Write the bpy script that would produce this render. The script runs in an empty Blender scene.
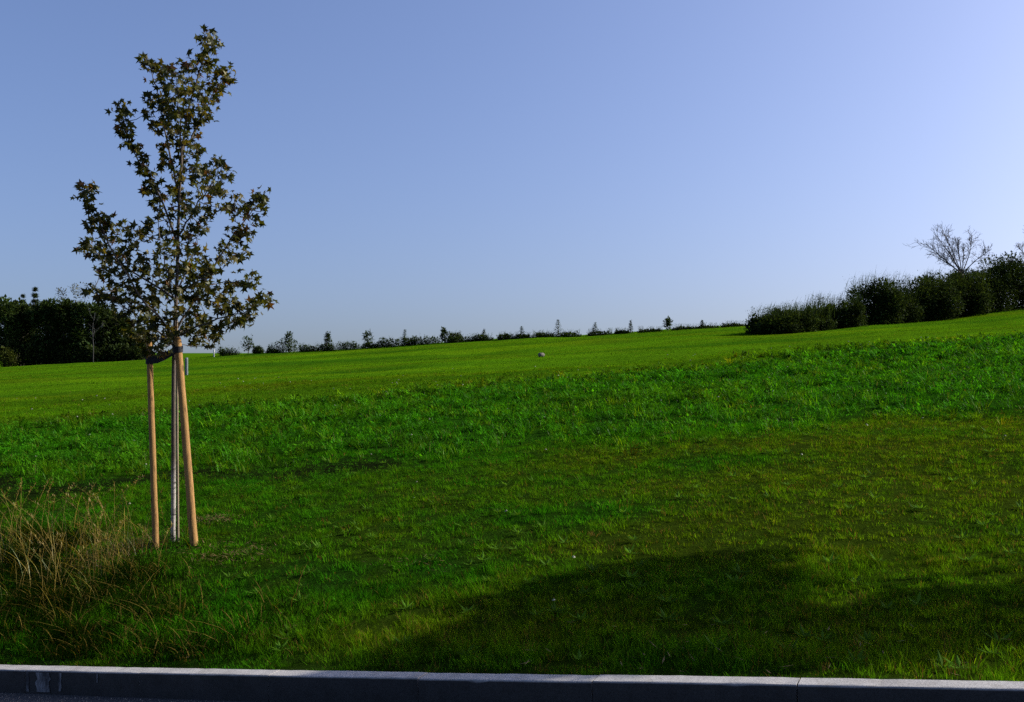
import bpy, math, random
import numpy as np
R = math.radians
rng = np.random.default_rng(11)
random.seed(11)
SC = bpy.context.scene
COL = SC.collection
F = 996.0            # focal length in pixels of the photograph
CAMZ = 2.0           # camera height over the road datum

# ------------------------------------------------------------------ helpers
def mesh_np(name, verts, faces, cols=None, smooth=False):
    """verts (N,3); faces: list of (k,n) index arrays, cols (N,3) linear albedo"""
    me = bpy.data.meshes.new(name)
    verts = np.asarray(verts, dtype=np.float32).reshape(-1, 3)
    me.vertices.add(len(verts))
    me.vertices.foreach_set('co', verts.ravel())
    faces = [np.asarray(f, dtype=np.int32) for f in faces if len(f)]
    nl = sum(f.size for f in faces); nf = sum(len(f) for f in faces)
    me.loops.add(nl); me.polygons.add(nf)
    me.loops.foreach_set('vertex_index', np.concatenate([f.ravel() for f in faces]))
    sizes = np.concatenate([np.full(len(f), f.shape[1], dtype=np.int32) for f in faces])
    starts = np.concatenate([[0], np.cumsum(sizes)[:-1]]).astype(np.int32)
    me.polygons.foreach_set('loop_start', starts)
    me.polygons.foreach_set('use_smooth', np.full(nf, bool(smooth)))
    me.update(calc_edges=True)
    if cols is not None:
        a = me.attributes.new('tint', 'FLOAT_COLOR', 'POINT')
        c = np.ones((len(verts), 4), dtype=np.float32)
        c[:, :3] = cols
        a.data.foreach_set('color', c.ravel())
    return me

def obj(name, me, mat=None, parent=None):
    o = bpy.data.objects.new(name, me)
    COL.objects.link(o)
    if mat is not None and me is not None and not me.materials:
        me.materials.append(mat)
    if parent is not None:
        o.parent = parent
    return o

def tag(o, label=None, cat=None, group=None, kind=None):
    if label: o['label'] = label
    if cat: o['category'] = cat
    if group: o['group'] = group
    if kind: o['kind'] = kind
    return o

def empty(name, loc, label=None, cat=None, group=None):
    o = bpy.data.objects.new(name, None)
    o.empty_display_size = 0.2
    COL.objects.link(o)
    o.location = loc
    return tag(o, label, cat, group)

class Acc:
    """collects geometry for ONE mesh"""
    def __init__(s): s.v = []; s.q = []; s.t = []; s.c = []; s.n = 0
    def add(s, v, q=None, t=None, c=None):
        v = np.asarray(v, dtype=np.float64).reshape(-1, 3)
        if q is not None and len(q): s.q.append(np.asarray(q) + s.n)
        if t is not None and len(t): s.t.append(np.asarray(t) + s.n)
        s.v.append(v)
        if c is None: c = np.ones((len(v), 3)) * .5
        c = np.asarray(c, dtype=np.float64)
        if c.ndim == 1: c = np.tile(c, (len(v), 1))
        s.c.append(c); s.n += len(v)
    def mesh(s, name, smooth=False, offset=(0, 0, 0)):
        f = []
        if s.q: f.append(np.concatenate(s.q))
        if s.t: f.append(np.concatenate(s.t))
        return mesh_np(name, np.concatenate(s.v) - np.asarray(offset), f, np.concatenate(s.c), smooth)

def tube(acc, pts, radii, sides=7, col=(.5, .5, .5), jitter=0.0):
    pts = np.asarray(pts, dtype=float); n = len(pts)
    tan = np.gradient(pts, axis=0)
    tan /= np.linalg.norm(tan, axis=1)[:, None] + 1e-9
    ref = np.array([0, 1, 0.]) if abs(tan[0][2]) > .8 else np.array([0, 0, 1.])
    a = np.cross(tan, ref); a /= np.linalg.norm(a, axis=1)[:, None] + 1e-9
    b = np.cross(tan, a)
    ang = np.arange(sides) * 2 * math.pi / sides
    rr = np.asarray(radii, dtype=float)[:, None]
    if jitter: rr = rr * (1 + jitter * rng.standard_normal((n, sides)))
    else: rr = np.repeat(rr, sides, 1)
    v = pts[:, None, :] + rr[:, :, None] * (np.cos(ang)[None, :, None] * a[:, None, :] + np.sin(ang)[None, :, None] * b[:, None, :])
    v = v.reshape(-1, 3)
    q = []
    for i in range(n - 1):
        for j in range(sides):
            k = (j + 1) % sides
            q.append((i * sides + j, i * sides + k, (i + 1) * sides + k, (i + 1) * sides + j))
    v = np.vstack([v, pts[0], pts[-1]])
    t = [(n * sides, (j + 1) % sides, j) for j in range(sides)] + \
        [(n * sides + 1, (n - 1) * sides + j, (n - 1) * sides + (j + 1) % sides) for j in range(sides)]
    acc.add(v, q, t, col)

def smooth_path(pts, n=12):
    """Catmull-Rom through points"""
    P = np.asarray(pts, dtype=float)
    if len(P) < 3:
        return np.linspace(P[0], P[-1], n)
    Q = np.vstack([2 * P[0] - P[1], P, 2 * P[-1] - P[-2]])
    out = []
    m = len(P) - 1
    for u in np.linspace(0, m - 1e-6, n):
        i = int(u); f = u - i
        p0, p1, p2, p3 = Q[i], Q[i + 1], Q[i + 2], Q[i + 3]
        out.append(.5 * ((2 * p1) + (-p0 + p2) * f + (2 * p0 - 5 * p1 + 4 * p2 - p3) * f * f + (-p0 + 3 * p1 - 3 * p2 + p3) * f ** 3))
    return np.array(out)

# value-like noise from sines, vectorised
_NS = {}
def wob(x, y, scale, seed=0):
    if seed not in _NS:
        r = np.random.default_rng(seed + 900)
        _NS[seed] = (r.uniform(0, 2 * math.pi, 9), r.uniform(0, 2 * math.pi, 9), r.uniform(.55, 1.9, 9))
    A, P, K = _NS[seed]
    s = 0
    for a, p, k in zip(A, P, K):
        s = s + np.sin((x * math.cos(a) + y * math.sin(a)) * k * 2 * math.pi / scale + p)
    return s / 4.0          # about -1 .. 1

def sstep(a, b, x):
    t = np.clip((x - a) / (b - a), 0, 1)
    return t * t * (3 - 2 * t)

# ------------------------------------------------------------------ terrain
TH = R(24.2); CT, ST = math.cos(TH), math.sin(TH)
Y0 = 5.57
def st_of(x, y):            # coordinates along / across the kerb
    return x * CT - (y - Y0) * ST, x * ST + (y - Y0) * CT
def xy_of(s, t):
    return s * CT + t * ST, Y0 - s * ST + t * CT
def kerb_h(s):              # world height of the kerb's top
    return CAMZ - 1.84 + .12 * 14 * np.tanh(np.asarray(s) / 14)
def crest_y(x):
    return 103 - .12 * x + .004 * np.minimum(np.abs(x), 70) ** 2
def field_h(x, y):
    h = CAMZ - 2.15 + .062 * np.clip(x, -120, 120) + .033 * y
    cy = crest_y(x)
    d = np.maximum(0, y - cy + 6)
    drop = np.where(d < 40, .0016 * d * d + .0, .0016 * 1600 + .128 * (d - 40))
    h = h - drop
    return h
def terrain(x, y):
    x = np.asarray(x, dtype=float); y = np.asarray(y, dtype=float)
    s, t = st_of(x, y)
    hf = field_h(x, y)
    far = np.hypot(x, y)
    hf = np.where((y > crest_y(x)), np.maximum(hf, -7.0 + 0 * x), hf)
    hf = hf + .05 * wob(x, y, 9.0, 3) * sstep(1, 8, t) + .16 * wob(x, y, 30.0, 4) * sstep(10, 40, t) * (1 - sstep(95, 120, y))
    w = np.exp(-(np.maximum(t, 0) / 1.5) ** 1.6)
    # tufty verge behind the kerb
    hk = kerb_h(s) - .05 + .02 * wob(x, y, 1.3, 5) * sstep(.15, .6, t)
    h = hf * (1 - w) + hk * w
    return h

C_LAWN = np.array([.046, .122, .0010])
C_DEEP = np.array([.021, .114, .0012])
C_OLIVE = np.array([.061, .124, .0008])
C_FAR = np.array([.051, .130, .0005])
def shade_strip(x, y):  # strip thinned and darkened to paint the shadow line at the weed edge
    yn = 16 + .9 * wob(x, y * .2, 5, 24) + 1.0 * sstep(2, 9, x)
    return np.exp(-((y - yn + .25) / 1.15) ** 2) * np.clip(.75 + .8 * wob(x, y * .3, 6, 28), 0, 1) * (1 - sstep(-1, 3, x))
def grass_tint(x, y):
    """albedo of the sward by its mix of plants"""
    x = np.asarray(x, dtype=float); y = np.asarray(y, dtype=float)
    n1 = wob(x, y, 4.0, 21); n2 = wob(x, y, 1.1, 22); n3 = wob(x, y, 14.0, 23)
    yn = 16 + .9 * wob(x, y * .2, 5, 24) + 1.0 * sstep(2, 9, x)
    yf = 33 + .40 * x + 1.2 * wob(x, y * .3, 8, 25)
    tall = sstep(-1.1, 1.1, y - yn + .5 * n1 + .4 * n2) * (1 - sstep(-2.5, 3, y - yf))
    far = sstep(-2.5, 3, y - yf)
    olive = (1 - sstep(-.6, .6, y - yn)) * sstep(-2.0, 3.0, x - .2 * (y - 10) + 1.2 * n1 + 1.2 * (8.5 - y) * sstep(0, 1, 8.5 - y) * 0)
    olive = np.clip(olive * (.75 + .35 * n1) + .25 * np.clip(n2, 0, 1) * (1 - tall) * (1 - far), 0, 1)
    c = C_LAWN * 0 + C_DEEP[None, :] * np.ones((x.size, 1))
    lw = np.clip(.45 + .35 * n1 + .2 * n2, 0, 1)[:, None]
    c = c * (1 - lw) + C_LAWN * lw
    c = c * (1 - olive[:, None]) + C_OLIVE * olive[:, None]
    tl = (C_DEEP * 1.1)[None, :] * (1 + .12 * n1[:, None]) + np.array([.012, .010, 0]) * np.clip(n2 + n3, 0, 1)[:, None]
    c = c * (1 - tall[:, None]) + tl * tall[:, None]
    stripe = .13 * wob(x * .15, y, 7.0, 26) + .10 * wob(x * .08, y, 2.6, 29)
    fc = C_FAR[None, :] * (1 + stripe + .14 * n3 + .10 * wob(x * .4, y, 6.0, 30))[:, None] + np.array([.016, .002, 0]) * np.clip(wob(x * .4, y, 12, 27), 0, 1)[:, None]
    dk = np.clip(.9 * wob(x * .22, y, 9.0, 38) - .15, 0, .75)[:, None]
    fc = fc * (1 - dk) + np.array([.026, .088, .0008]) * dk
    c = c * (1 - far[:, None]) + fc * far[:, None]
    return np.clip(c, .003, 1), tall, far, olive

# ------------------------------------------------------------------ materials
def newmat(name):
    m = bpy.data.materials.new(name); m.use_nodes = True
    nt = m.node_tree
    for n in list(nt.nodes): nt.nodes.remove(n)
    out = nt.nodes.new('ShaderNodeOutputMaterial')
    return m, nt, out
def N(nt, kind, **kw):
    n = nt.nodes.new(kind)
    for k, v in kw.items(): setattr(n, k, v)
    return n
def L(nt, a, b): nt.links.new(a, b)
def noise(nt, scale, detail=4, rough=.6, vec=None):
    n = N(nt, 'ShaderNodeTexNoise'); n.inputs['Scale'].default_value = scale
    n.inputs['Detail'].default_value = detail; n.inputs['Roughness'].default_value = rough
    if vec is not None: L(nt, vec, n.inputs['Vector'])
    return n.outputs['Fac']
def ramp(nt, fac, stops):
    r = N(nt, 'ShaderNodeValToRGB')
    els = r.color_ramp.elements
    while len(els) < len(stops): els.new(.5)
    for e, (p, c) in zip(els, stops):
        e.position = p; e.color = (*c, 1)
    L(nt, fac, r.inputs['Fac'])
    return r.outputs['Color']
def mixc(nt, fac, a, b, mode='MIX'):
    m = N(nt, 'ShaderNodeMix', data_type='RGBA', blend_type=mode)
    for sock, v in ((m.inputs['Factor'], fac), (m.inputs['A'], a), (m.inputs['B'], b)):
        if hasattr(v, 'is_linked'): L(nt, v, sock)
        elif isinstance(v, (int, float)): sock.default_value = v
        else: sock.default_value = (*v, 1)
    # colour sockets live at other indices for RGBA mixes
    return m
def mix_rgb(nt, fac, a, b, mode='MIX'):
    m = N(nt, 'ShaderNodeMixRGB', blend_type=mode)
    for i, v in ((0, fac), (1, a), (2, b)):
        if hasattr(v, 'is_linked'): L(nt, v, m.inputs[i])
        elif isinstance(v, (int, float)): m.inputs[i].default_value = v
        else: m.inputs[i].default_value = (*v, 1)
    return m.outputs[0]

def leafy(name, trans=.35, gloss=.05, rough=.45, nscale=6.0, var=.35):
    """foliage or blades: per-plant tint, noise mottling, light passes through"""
    m, nt, out = newmat(name)
    at = N(nt, 'ShaderNodeAttribute'); at.attribute_name = 'tint'
    geo = N(nt, 'ShaderNodeNewGeometry')
    nf = noise(nt, nscale, 3, .6, geo.outputs['Position'])
    mul = ramp(nt, nf, [(.3, (1 - var,) * 3), (.7, (1 + var * .6,) * 3)])
    c = mix_rgb(nt, 1.0, at.outputs['Color'], mul, 'MULTIPLY')
    d = N(nt, 'ShaderNodeBsdfDiffuse'); L(nt, c, d.inputs['Color'])
    t = N(nt, 'ShaderNodeBsdfTranslucent')
    ct = mix_rgb(nt, 1.0, c, (1.25, 1.15, .5), 'MULTIPLY'); L(nt, ct, t.inputs['Color'])
    s = N(nt, 'ShaderNodeMixShader'); s.inputs[0].default_value = trans
    L(nt, d.outputs[0], s.inputs[1]); L(nt, t.outputs[0], s.inputs[2])
    g = N(nt, 'ShaderNodeBsdfGlossy'); g.inputs['Roughness'].default_value = rough
    g.inputs['Color'].default_value = (.9, .95, .85, 1)
    s2 = N(nt, 'ShaderNodeMixShader'); s2.inputs[0].default_value = gloss
    L(nt, s.outputs[0], s2.inputs[1]); L(nt, g.outputs[0], s2.inputs[2])
    L(nt, s2.outputs[0], out.inputs['Surface'])
    return m

def solid(name, stops, scale=8, rough=.8, bump=.3, bscale=40, stretch=None, spec=.3, dist=.01):
    m, nt, out = newmat(name)
    tc = N(nt, 'ShaderNodeTexCoord')
    vec = tc.outputs['Object']
    if stretch:
        mp = N(nt, 'ShaderNodeMapping'); mp.inputs['Scale'].default_value = stretch
        L(nt, vec, mp.inputs['Vector']); vec = mp.outputs['Vector']
    c = ramp(nt, noise(nt, scale, 6, .65, vec), stops)
    p = N(nt, 'ShaderNodeBsdfPrincipled')
    p.inputs['Roughness'].default_value = rough
    p.inputs['Specular IOR Level'].default_value = spec
    L(nt, c, p.inputs['Base Color'])
    b = N(nt, 'ShaderNodeBump'); b.inputs['Strength'].default_value = bump; b.inputs['Distance'].default_value = dist
    L(nt, noise(nt, bscale, 5, .7, vec), b.inputs['Height']); L(nt, b.outputs[0], p.inputs['Normal'])
    L(nt, p.outputs[0], out.inputs['Surface'])
    return m

M_GRASS = leafy('grass_blades', .42, .0, .45, 9, .25)
M_WEED = leafy('weed_leaves', .42, .004, .42, 5, .3)
M_DRY = leafy('dry_straw', .30, .03, .5, 9, .3)
M_LEAF = leafy('sweetgum_leaves', .46, .012, .42, 8, .35)
M_FOREST = leafy('forest_foliage', .20, .006, .6, .35, .45)
M_HEDGE = leafy('hedge_foliage', .26, .006, .5, .8, .45)
M_PETAL = leafy('petals', .3, .02, .6, 9, .1)
M_BARK = solid('bark', [(.3, (.035, .028, .022)), (.7, (.11, .09, .07))], 14, .9, .5, 40, (1, 1, .25))
M_TWIG = solid('bare_twig', [(.3, (.05, .042, .035)), (.7, (.12, .10, .085))], 9, .9, .2, 30)
M_STAKE = solid('stake_wood', [(.25, (.09, .042, .012)), (.42, (.24, .13, .038)), (.6, (.29, .16, .048)), (.8, (.36, .22, .08))], 7, .8, .6, 26, (7, 7, .55), dist=.006)
M_CANE = solid('cane_wood', [(.3, (.14, .10, .06)), (.7, (.26, .20, .13))], 8, .7, .2, 30, (4, 4, .6), dist=.003)
M_TIE = solid('black_webbing', [(.3, (.008, .008, .009)), (.7, (.016, .016, .018))], 20, .75, .3, 160, dist=.002)
M_DEAD = solid('grey_dead_bark', [(.3, (.018, .018, .018)), (.7, (.05, .05, .048))], 9, .95, .3, 30)
M_STONE = solid('pale_stone', [(.3, (.06, .055, .045)), (.7, (.15, .14, .115))], 5, .85, .6, 14, dist=.03)
M_GREYP = solid('grey_plastic', [(.3, (.07, .085, .10)), (.7, (.12, .14, .16))], 5, .6, .1, 30)
M_WHITEP = solid('white_paint', [(.3, (.36, .36, .35)), (.7, (.50, .50, .49))], 6, .5, .1, 30)

def add_knots(m):
    nt = m.node_tree
    p = [n for n in nt.nodes if n.type == 'BSDF_PRINCIPLED'][0]
    src = p.inputs['Base Color'].links[0].from_socket
    tc = N(nt, 'ShaderNodeTexCoord'); mp = N(nt, 'ShaderNodeMapping'); mp.inputs['Scale'].default_value = (1, 1, .45)
    L(nt, tc.outputs['Object'], mp.inputs['Vector'])
    v = N(nt, 'ShaderNodeTexVoronoi'); v.inputs['Scale'].default_value = 9.0; L(nt, mp.outputs[0], v.inputs['Vector'])
    k = ramp(nt, v.outputs['Distance'], [(.10, (.18, .14, .10)), (.20, (1, 1, 1))])
    c = mix_rgb(nt, .9, src, k, 'MULTIPLY')
    mp2 = N(nt, 'ShaderNodeMapping'); mp2.inputs['Scale'].default_value = (40, 40, .8); L(nt, tc.outputs['Object'], mp2.inputs['Vector'])
    g = ramp(nt, noise(nt, 1.0, 4, .7, mp2.outputs[0]), [(.36, (.35, .30, .26)), (.46, (1, 1, 1))])
    c = mix_rgb(nt, .8, c, g, 'MULTIPLY')
    L(nt, c, p.inputs['Base Color'])
add_knots(M_STAKE)
# trunk of the young tree: pale lichen-grey and lime-wash marks low down, dark brown above
def trunk_mat():
    m, nt, out = newmat('sweetgum_bark')
    tc = N(nt, 'ShaderNodeTexCoord'); sep = N(nt, 'ShaderNodeSeparateXYZ'); L(nt, tc.outputs['Object'], sep.inputs[0])
    mp = N(nt, 'ShaderNodeMapping'); mp.inputs['Scale'].default_value = (6, 6, 1.6); L(nt, tc.outputs['Object'], mp.inputs['Vector'])
    dark = ramp(nt, noise(nt, 9, 5, .65, mp.outputs[0]), [(.3, (.030, .022, .016)), (.7, (.10, .075, .052))])
    mp2 = N(nt, 'ShaderNodeMapping'); mp2.inputs['Scale'].default_value = (2, 2, 7); L(nt, tc.outputs['Object'], mp2.inputs['Vector'])
    pale = ramp(nt, noise(nt, 3.2, 4, .6, mp2.outputs[0]), [(.36, (.05, .042, .036)), (.46, (.25, .23, .20)), (.8, (.36, .34, .30))])
    mr = N(nt, 'ShaderNodeMapRange'); mr.inputs['From Min'].default_value = .62; mr.inputs['From Max'].default_value = .9
    L(nt, sep.outputs['Z'], mr.inputs['Value'])
    c = mix_rgb(nt, mr.outputs[0], pale, dark)
    p = N(nt, 'ShaderNodeBsdfPrincipled'); p.inputs['Roughness'].default_value = .85; L(nt, c, p.inputs['Base Color'])
    b = N(nt, 'ShaderNodeBump'); b.inputs['Strength'].default_value = .4; b.inputs['Distance'].default_value = .006
    L(nt, noise(nt, 30, 4, .6, mp.outputs[0]), b.inputs['Height']); L(nt, b.outputs[0], p.inputs['Normal'])
    L(nt, p.outputs[0], out.inputs['Surface'])
    return m
M_TRUNK = trunk_mat()

def ground_mat():
    m, nt, out = newmat('meadow_sward')
    at = N(nt, 'ShaderNodeAttribute'); at.attribute_name = 'tint'
    geo = N(nt, 'ShaderNodeNewGeometry')
    f1 = noise(nt, 7, 6, .7, geo.outputs['Position'])
    f2 = noise(nt, .7, 5, .6, geo.outputs['Position'])
    c = mix_rgb(nt, 1.0, at.outputs['Color'], ramp(nt, f1, [(.3, (.55,) * 3), (.7, (1.25,) * 3)]), 'MULTIPLY')
    c = mix_rgb(nt, 1.0, c, ramp(nt, f2, [(.3, (.8, .85, .9)), (.7, (1.15, 1.05, 1.0))]), 'MULTIPLY')
    p = N(nt, 'ShaderNodeBsdfPrincipled'); p.inputs['Roughness'].default_value = 1.0
    p.inputs['Specular IOR Level'].default_value = 0.0
    L(nt, c, p.inputs['Base Color'])
    b = N(nt, 'ShaderNodeBump'); b.inputs['Strength'].default_value = .8; b.inputs['Distance'].default_value = .06
    L(nt, noise(nt, 14, 6, .75, geo.outputs['Position']), b.inputs['Height']); L(nt, b.outputs[0], p.inputs['Normal'])
    L(nt, p.outputs[0], out.inputs['Surface'])
    return m
M_GROUND = ground_mat()

def concrete_mat():
    m, nt, out = newmat('kerb_concrete')
    tc = N(nt, 'ShaderNodeTexCoord'); oi = N(nt, 'ShaderNodeObjectInfo')
    va = N(nt, 'ShaderNodeVectorMath', operation='ADD'); L(nt, tc.outputs['Object'], va.inputs[0])
    cb = N(nt, 'ShaderNodeCombineXYZ'); L(nt, oi.outputs['Random'], cb.inputs[0]); 
    sc_ = N(nt, 'ShaderNodeVectorMath', operation='SCALE'); sc_.inputs['Scale'].default_value = 37.0
    L(nt, cb.outputs[0], sc_.inputs[0]); L(nt, sc_.outputs[0], va.inputs[1])
    v = va.outputs[0]
    c = ramp(nt, noise(nt, 4, 6, .7, v), [(.3, (.30, .29, .275)), (.7, (.42, .405, .385))])
    c = mix_rgb(nt, 1.0, c, ramp(nt, noise(nt, 90, 3, .7, v), [(.35, (.72,) * 3), (.6, (1.05,) * 3)]), 'MULTIPLY')
    # dirt
    dirt = ramp(nt, noise(nt, 9, 5, .7, v), [(.48, (1, 1, 1)), (.72, (.50, .46, .40))])
    c = mix_rgb(nt, .5, c, dirt, 'MULTIPLY')
    at = N(nt, 'ShaderNodeAttribute'); at.attribute_name = 'tint'
    c = mix_rgb(nt, 1.0, c, at.outputs['Color'], 'MULTIPLY')      # shade painted onto the front face
    p = N(nt, 'ShaderNodeBsdfPrincipled'); p.inputs['Roughness'].default_value = .9; L(nt, c, p.inputs['Base Color'])
    p.inputs['Specular IOR Level'].default_value = .2
    b = N(nt, 'ShaderNodeBump'); b.inputs['Strength'].default_value = .5; b.inputs['Distance'].default_value = .004
    L(nt, noise(nt, 120, 4, .7, v), b.inputs['Height']); L(nt, b.outputs[0], p.inputs['Normal'])
    L(nt, p.outputs[0], out.inputs['Surface'])
    return m
M_CONC = concrete_mat()
M_LIME = solid('lime_stain', [(.40, (.035, .036, .038)), (.68, (.30, .30, .31))], 14, .9, .2, 60, (1, 1, .35))
M_ASPH = solid('asphalt', [(.3, (.030, .030, .031)), (.62, (.062, .061, .060)), (.8, (.13, .12, .11))], 60, .9, .8, 90, dist=.006)
M_GRIT = solid('gutter_grit', [(.3, (.10, .085, .07)), (.7, (.34, .30, .25))], 40, .95, .8, 80, dist=.01)

# ------------------------------------------------------------------ setting: ground, road, kerb
def spaced(lo, hi, n, k, c=0.0):
    u = np.linspace(-1, 1, n)
    a = np.sinh(k * u) / math.sinh(k)
    return np.where(a < 0, c + a * (c - lo), c + a * (hi - c))
S_ = spaced(-3200, 3200, 380, 8.2, -3.0)
T_ = np.concatenate([[-3000, -1500, -700, -300, -120, -60, -30, -16, -10, -7.5, -7.0, -6.6, -3, -.5, -.1, .10, .128, .16, .22],
                     .22 + np.sinh(np.linspace(0, 8.6, 330)[1:]) / math.sinh(8.6) * 3400])
SS, TT = np.meshgrid(S_, T_)
XX, YY = xy_of(SS, TT)
ZZ = terrain(XX.ravel(), YY.ravel()).reshape(XX.shape)
ZK = kerb_h(SS)
ZZ = np.where(TT <= .12, ZK - .32, ZZ)                       # trench under road and kerb
ZZ = np.where(TT < -7.2, ZK - .10 - .002 * np.minimum(-TT, 400), ZZ)
nT, nS = XX.shape
idx = np.arange(nT * nS).reshape(nT, nS)
q = np.stack([idx[:-1, :-1], idx[:-1, 1:], idx[1:, 1:], idx[1:, :-1]], -1).reshape(-1, 4)
gc, _, _, _ = grass_tint(XX.ravel(), YY.ravel())
soil = np.array([.010, .008, .004])
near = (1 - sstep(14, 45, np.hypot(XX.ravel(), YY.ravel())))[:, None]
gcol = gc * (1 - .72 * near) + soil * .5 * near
bs = shade_strip(XX.ravel(), YY.ravel())[:, None]; gcol = gcol * (1 - bs) + np.array([.007, .012, .003]) * bs  # weed-edge shadow put into the ground tint
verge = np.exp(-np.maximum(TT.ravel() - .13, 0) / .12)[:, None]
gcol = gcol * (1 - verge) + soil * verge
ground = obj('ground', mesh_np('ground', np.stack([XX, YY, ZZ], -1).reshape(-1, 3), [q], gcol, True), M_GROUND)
tag(ground, 'green meadow rising gently to the crest behind the kerb', 'meadow', kind='structure')

sr = np.linspace(-70, 70, 141)
tr = np.array([-7.0, -5.5, -3.5, -1.5, -.4, -.002])
camber = np.array([.0, .05, .09, .05, .012, .0])
SR, TR = np.meshgrid(sr, tr)
xr, yr = xy_of(SR, TR)
zr = kerb_h(SR) - .165 + camber[:, None] * .8
idx = np.arange(xr.size).reshape(xr.shape)
qr = np.stack([idx[:-1, :-1], idx[:-1, 1:], idx[1:, 1:], idx[1:, :-1]], -1).reshape(-1, 4)
road = obj('road', mesh_np('road', np.stack([xr, yr, zr], -1).reshape(-1, 3), [qr], None, True), M_ASPH)
tag(road, 'dark asphalt road along the foot of the kerb', 'road', kind='structure')

kerb = empty('kerb', (*xy_of(0, 0), float(kerb_h(0))))
tag(kerb, 'long concrete kerb of butted stones edging the verge', 'kerb', kind='structure')
kerb.rotation_euler = (0, 0, 0)
def kerb_stone(s0, s1, gap=.0042, stain=False):
    acc = Acc()
    prof = [(.0, -.30), (.0, -.010), (.008, -.002), (.016, 0), (.120, 0), (.128, -.006), (.130, -.30)]
    ns = 15
    dh = rng.normal(0, .0022); dt = rng.normal(0, .0018)
    vs = []
    for i in range(ns):
        s = s0 + gap + (s1 - s0 - 2 * gap) * i / (ns - 1)
        for (t, z) in prof:
            x, y = xy_of(s, t + dt)
            if -.02 < z < .001:
                chip = .006 * max(0, rng.normal(0, 1) - 1.5)
                z = z - chip + rng.normal(0, .0007)
            vs.append((x, y, float(kerb_h(s)) + z + dh))
    m = len(prof); q = []
    for i in range(ns - 1):
        for j in range(m - 1):
            q.append((i * m + j, (i + 1) * m + j, (i + 1) * m + j + 1, i * m + j + 1))
    acc.add(vs, q)
    e0 = list(range(m)); e1 = [(ns - 1) * m + j for j in range(m)]
    t = [(e0[0], e0[j], e0[j + 1]) for j in range(1, m - 1)] + [(e1[0], e1[j + 1], e1[j]) for j in range(1, m - 1)]
    acc.t.append(np.array(t))
    face_shade = np.tile(np.array([[.085] * 3, [.12] * 3, [.95] * 3, [1] * 3, [1] * 3, [1] * 3, [.4] * 3]), (ns, 1))  # front face darkened in the tint to paint its shade, top left pale
    acc.c[-1] = face_shade
    return acc.mesh('kerb_stone', offset=kerb.location)
ST0 = .473
stones = []
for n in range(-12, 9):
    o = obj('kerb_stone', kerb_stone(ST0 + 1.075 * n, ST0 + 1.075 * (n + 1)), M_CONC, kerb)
    stones.append((n, o))

# chalky lime runs on the face of one stone, thin sheets proud of the concrete
def lime_run(s0, s1, z0, z1, par):
    acc = Acc()
    n = 7; vs = []
    for i in range(n):
        u = i / (n - 1)
        for k in (0, 1):
            wv = (s1 - s0) * (.06 * math.sin(9 * u + s0 * 7) + .05 * math.sin(23 * u))
            s = (s0 if k == 0 else s1) + wv
            x, y = xy_of(s, -.004)
            vs.append((x, y, float(kerb_h(s)) + z0 + (z1 - z0) * u))
    q = [(2 * i, 2 * i + 1, 2 * i + 3, 2 * i + 2) for i in range(n - 1)]
    acc.add(vs, q)
    return obj('lime_stain', acc.mesh('lime_stain', offset=kerb.location), M_LIME, par)
k0 = [o for n, o in stones if n == -4][0]
lime_run(-3.71, -3.58, -.012, -.150, k0); lime_run(-3.49, -3.465, -.012, -.14, k0); lime_run(-3.81, -3.785, -.012, -.15, k0); lime_run(-3.13, -3.12, -.012, -.07, k0)

# grit lying in the gutter
acc = Acc()
for _ in range(5200):
    s = rng.uniform(-9, 5); t = -abs(rng.normal(0, .16)) - .02
    x, y = xy_of(s, t); r = rng.uniform(.0015, .006) * (1.6 if rng.random() < .05 else 1)
    z = float(kerb_h(s)) - .165 + .02 * min(1, -t / .4) * .5
    a = rng.uniform(0, 6.28)
    p = np.array([[math.cos(a), math.sin(a), .0], [math.cos(a + 2.1), math.sin(a + 2.1), .0], [math.cos(a + 4.2), math.sin(a + 4.2), 0], [0, 0, 1.0]]) * r + (x, y, z)
    acc.add(p, None, [(0, 1, 3), (1, 2, 3), (2, 0, 3)])
tag(obj('gutter_grit', acc.mesh('gutter_grit'), M_GRIT), 'loose grit lying along the kerb foot', 'grit', kind='stuff')

# ------------------------------------------------------------------ grass
def blades(pos, h, w, lean, yaw, col, levels=2, tipcol=None, droop=0.0):
    """vectorised bent tapering blades"""
    n = len(pos)
    d = np.stack([np.cos(yaw), np.sin(yaw), np.zeros(n)], -1)
    fy = yaw + rng.uniform(.9, 2.2, n)
    side = np.stack([np.cos(fy), np.sin(fy), np.zeros(n)], -1)
    V = []; Cc = []
    for k in range(levels):
        u = k / levels
        p = pos + d * (lean * h * u ** 1.7)[:, None]
        p[:, 2] += h * (u - droop * u * u)
        ww = w * (1 - .55 * u ** 1.5) * (.8 if k == 0 else 1)
        V += [p - side * (ww / 2)[:, None], p + side * (ww / 2)[:, None]]
        cc = col if tipcol is None else col * (1 - u) + tipcol * u
        Cc += [cc, cc]
    p = pos + d * (lean * h)[:, None]; p[:, 2] += h * (1 - droop)
    V.append(p); Cc.append(col if tipcol is None else tipcol)
    k = 2 * levels + 1
    verts = np.stack(V, 1).reshape(-1, 3); cols = np.stack(Cc, 1).reshape(-1, 3)
    base = np.arange(n) * k
    qs = [np.stack([base + 2 * i, base + 2 * i + 1, base + 2 * i + 3, base + 2 * i + 2], -1) for i in range(levels - 1)]
    t = np.stack([base + 2 * levels - 2, base + 2 * levels - 1, base + 2 * levels], -1)
    return verts, (np.concatenate(qs) if qs else np.zeros((0, 4), int)), t, cols

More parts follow.
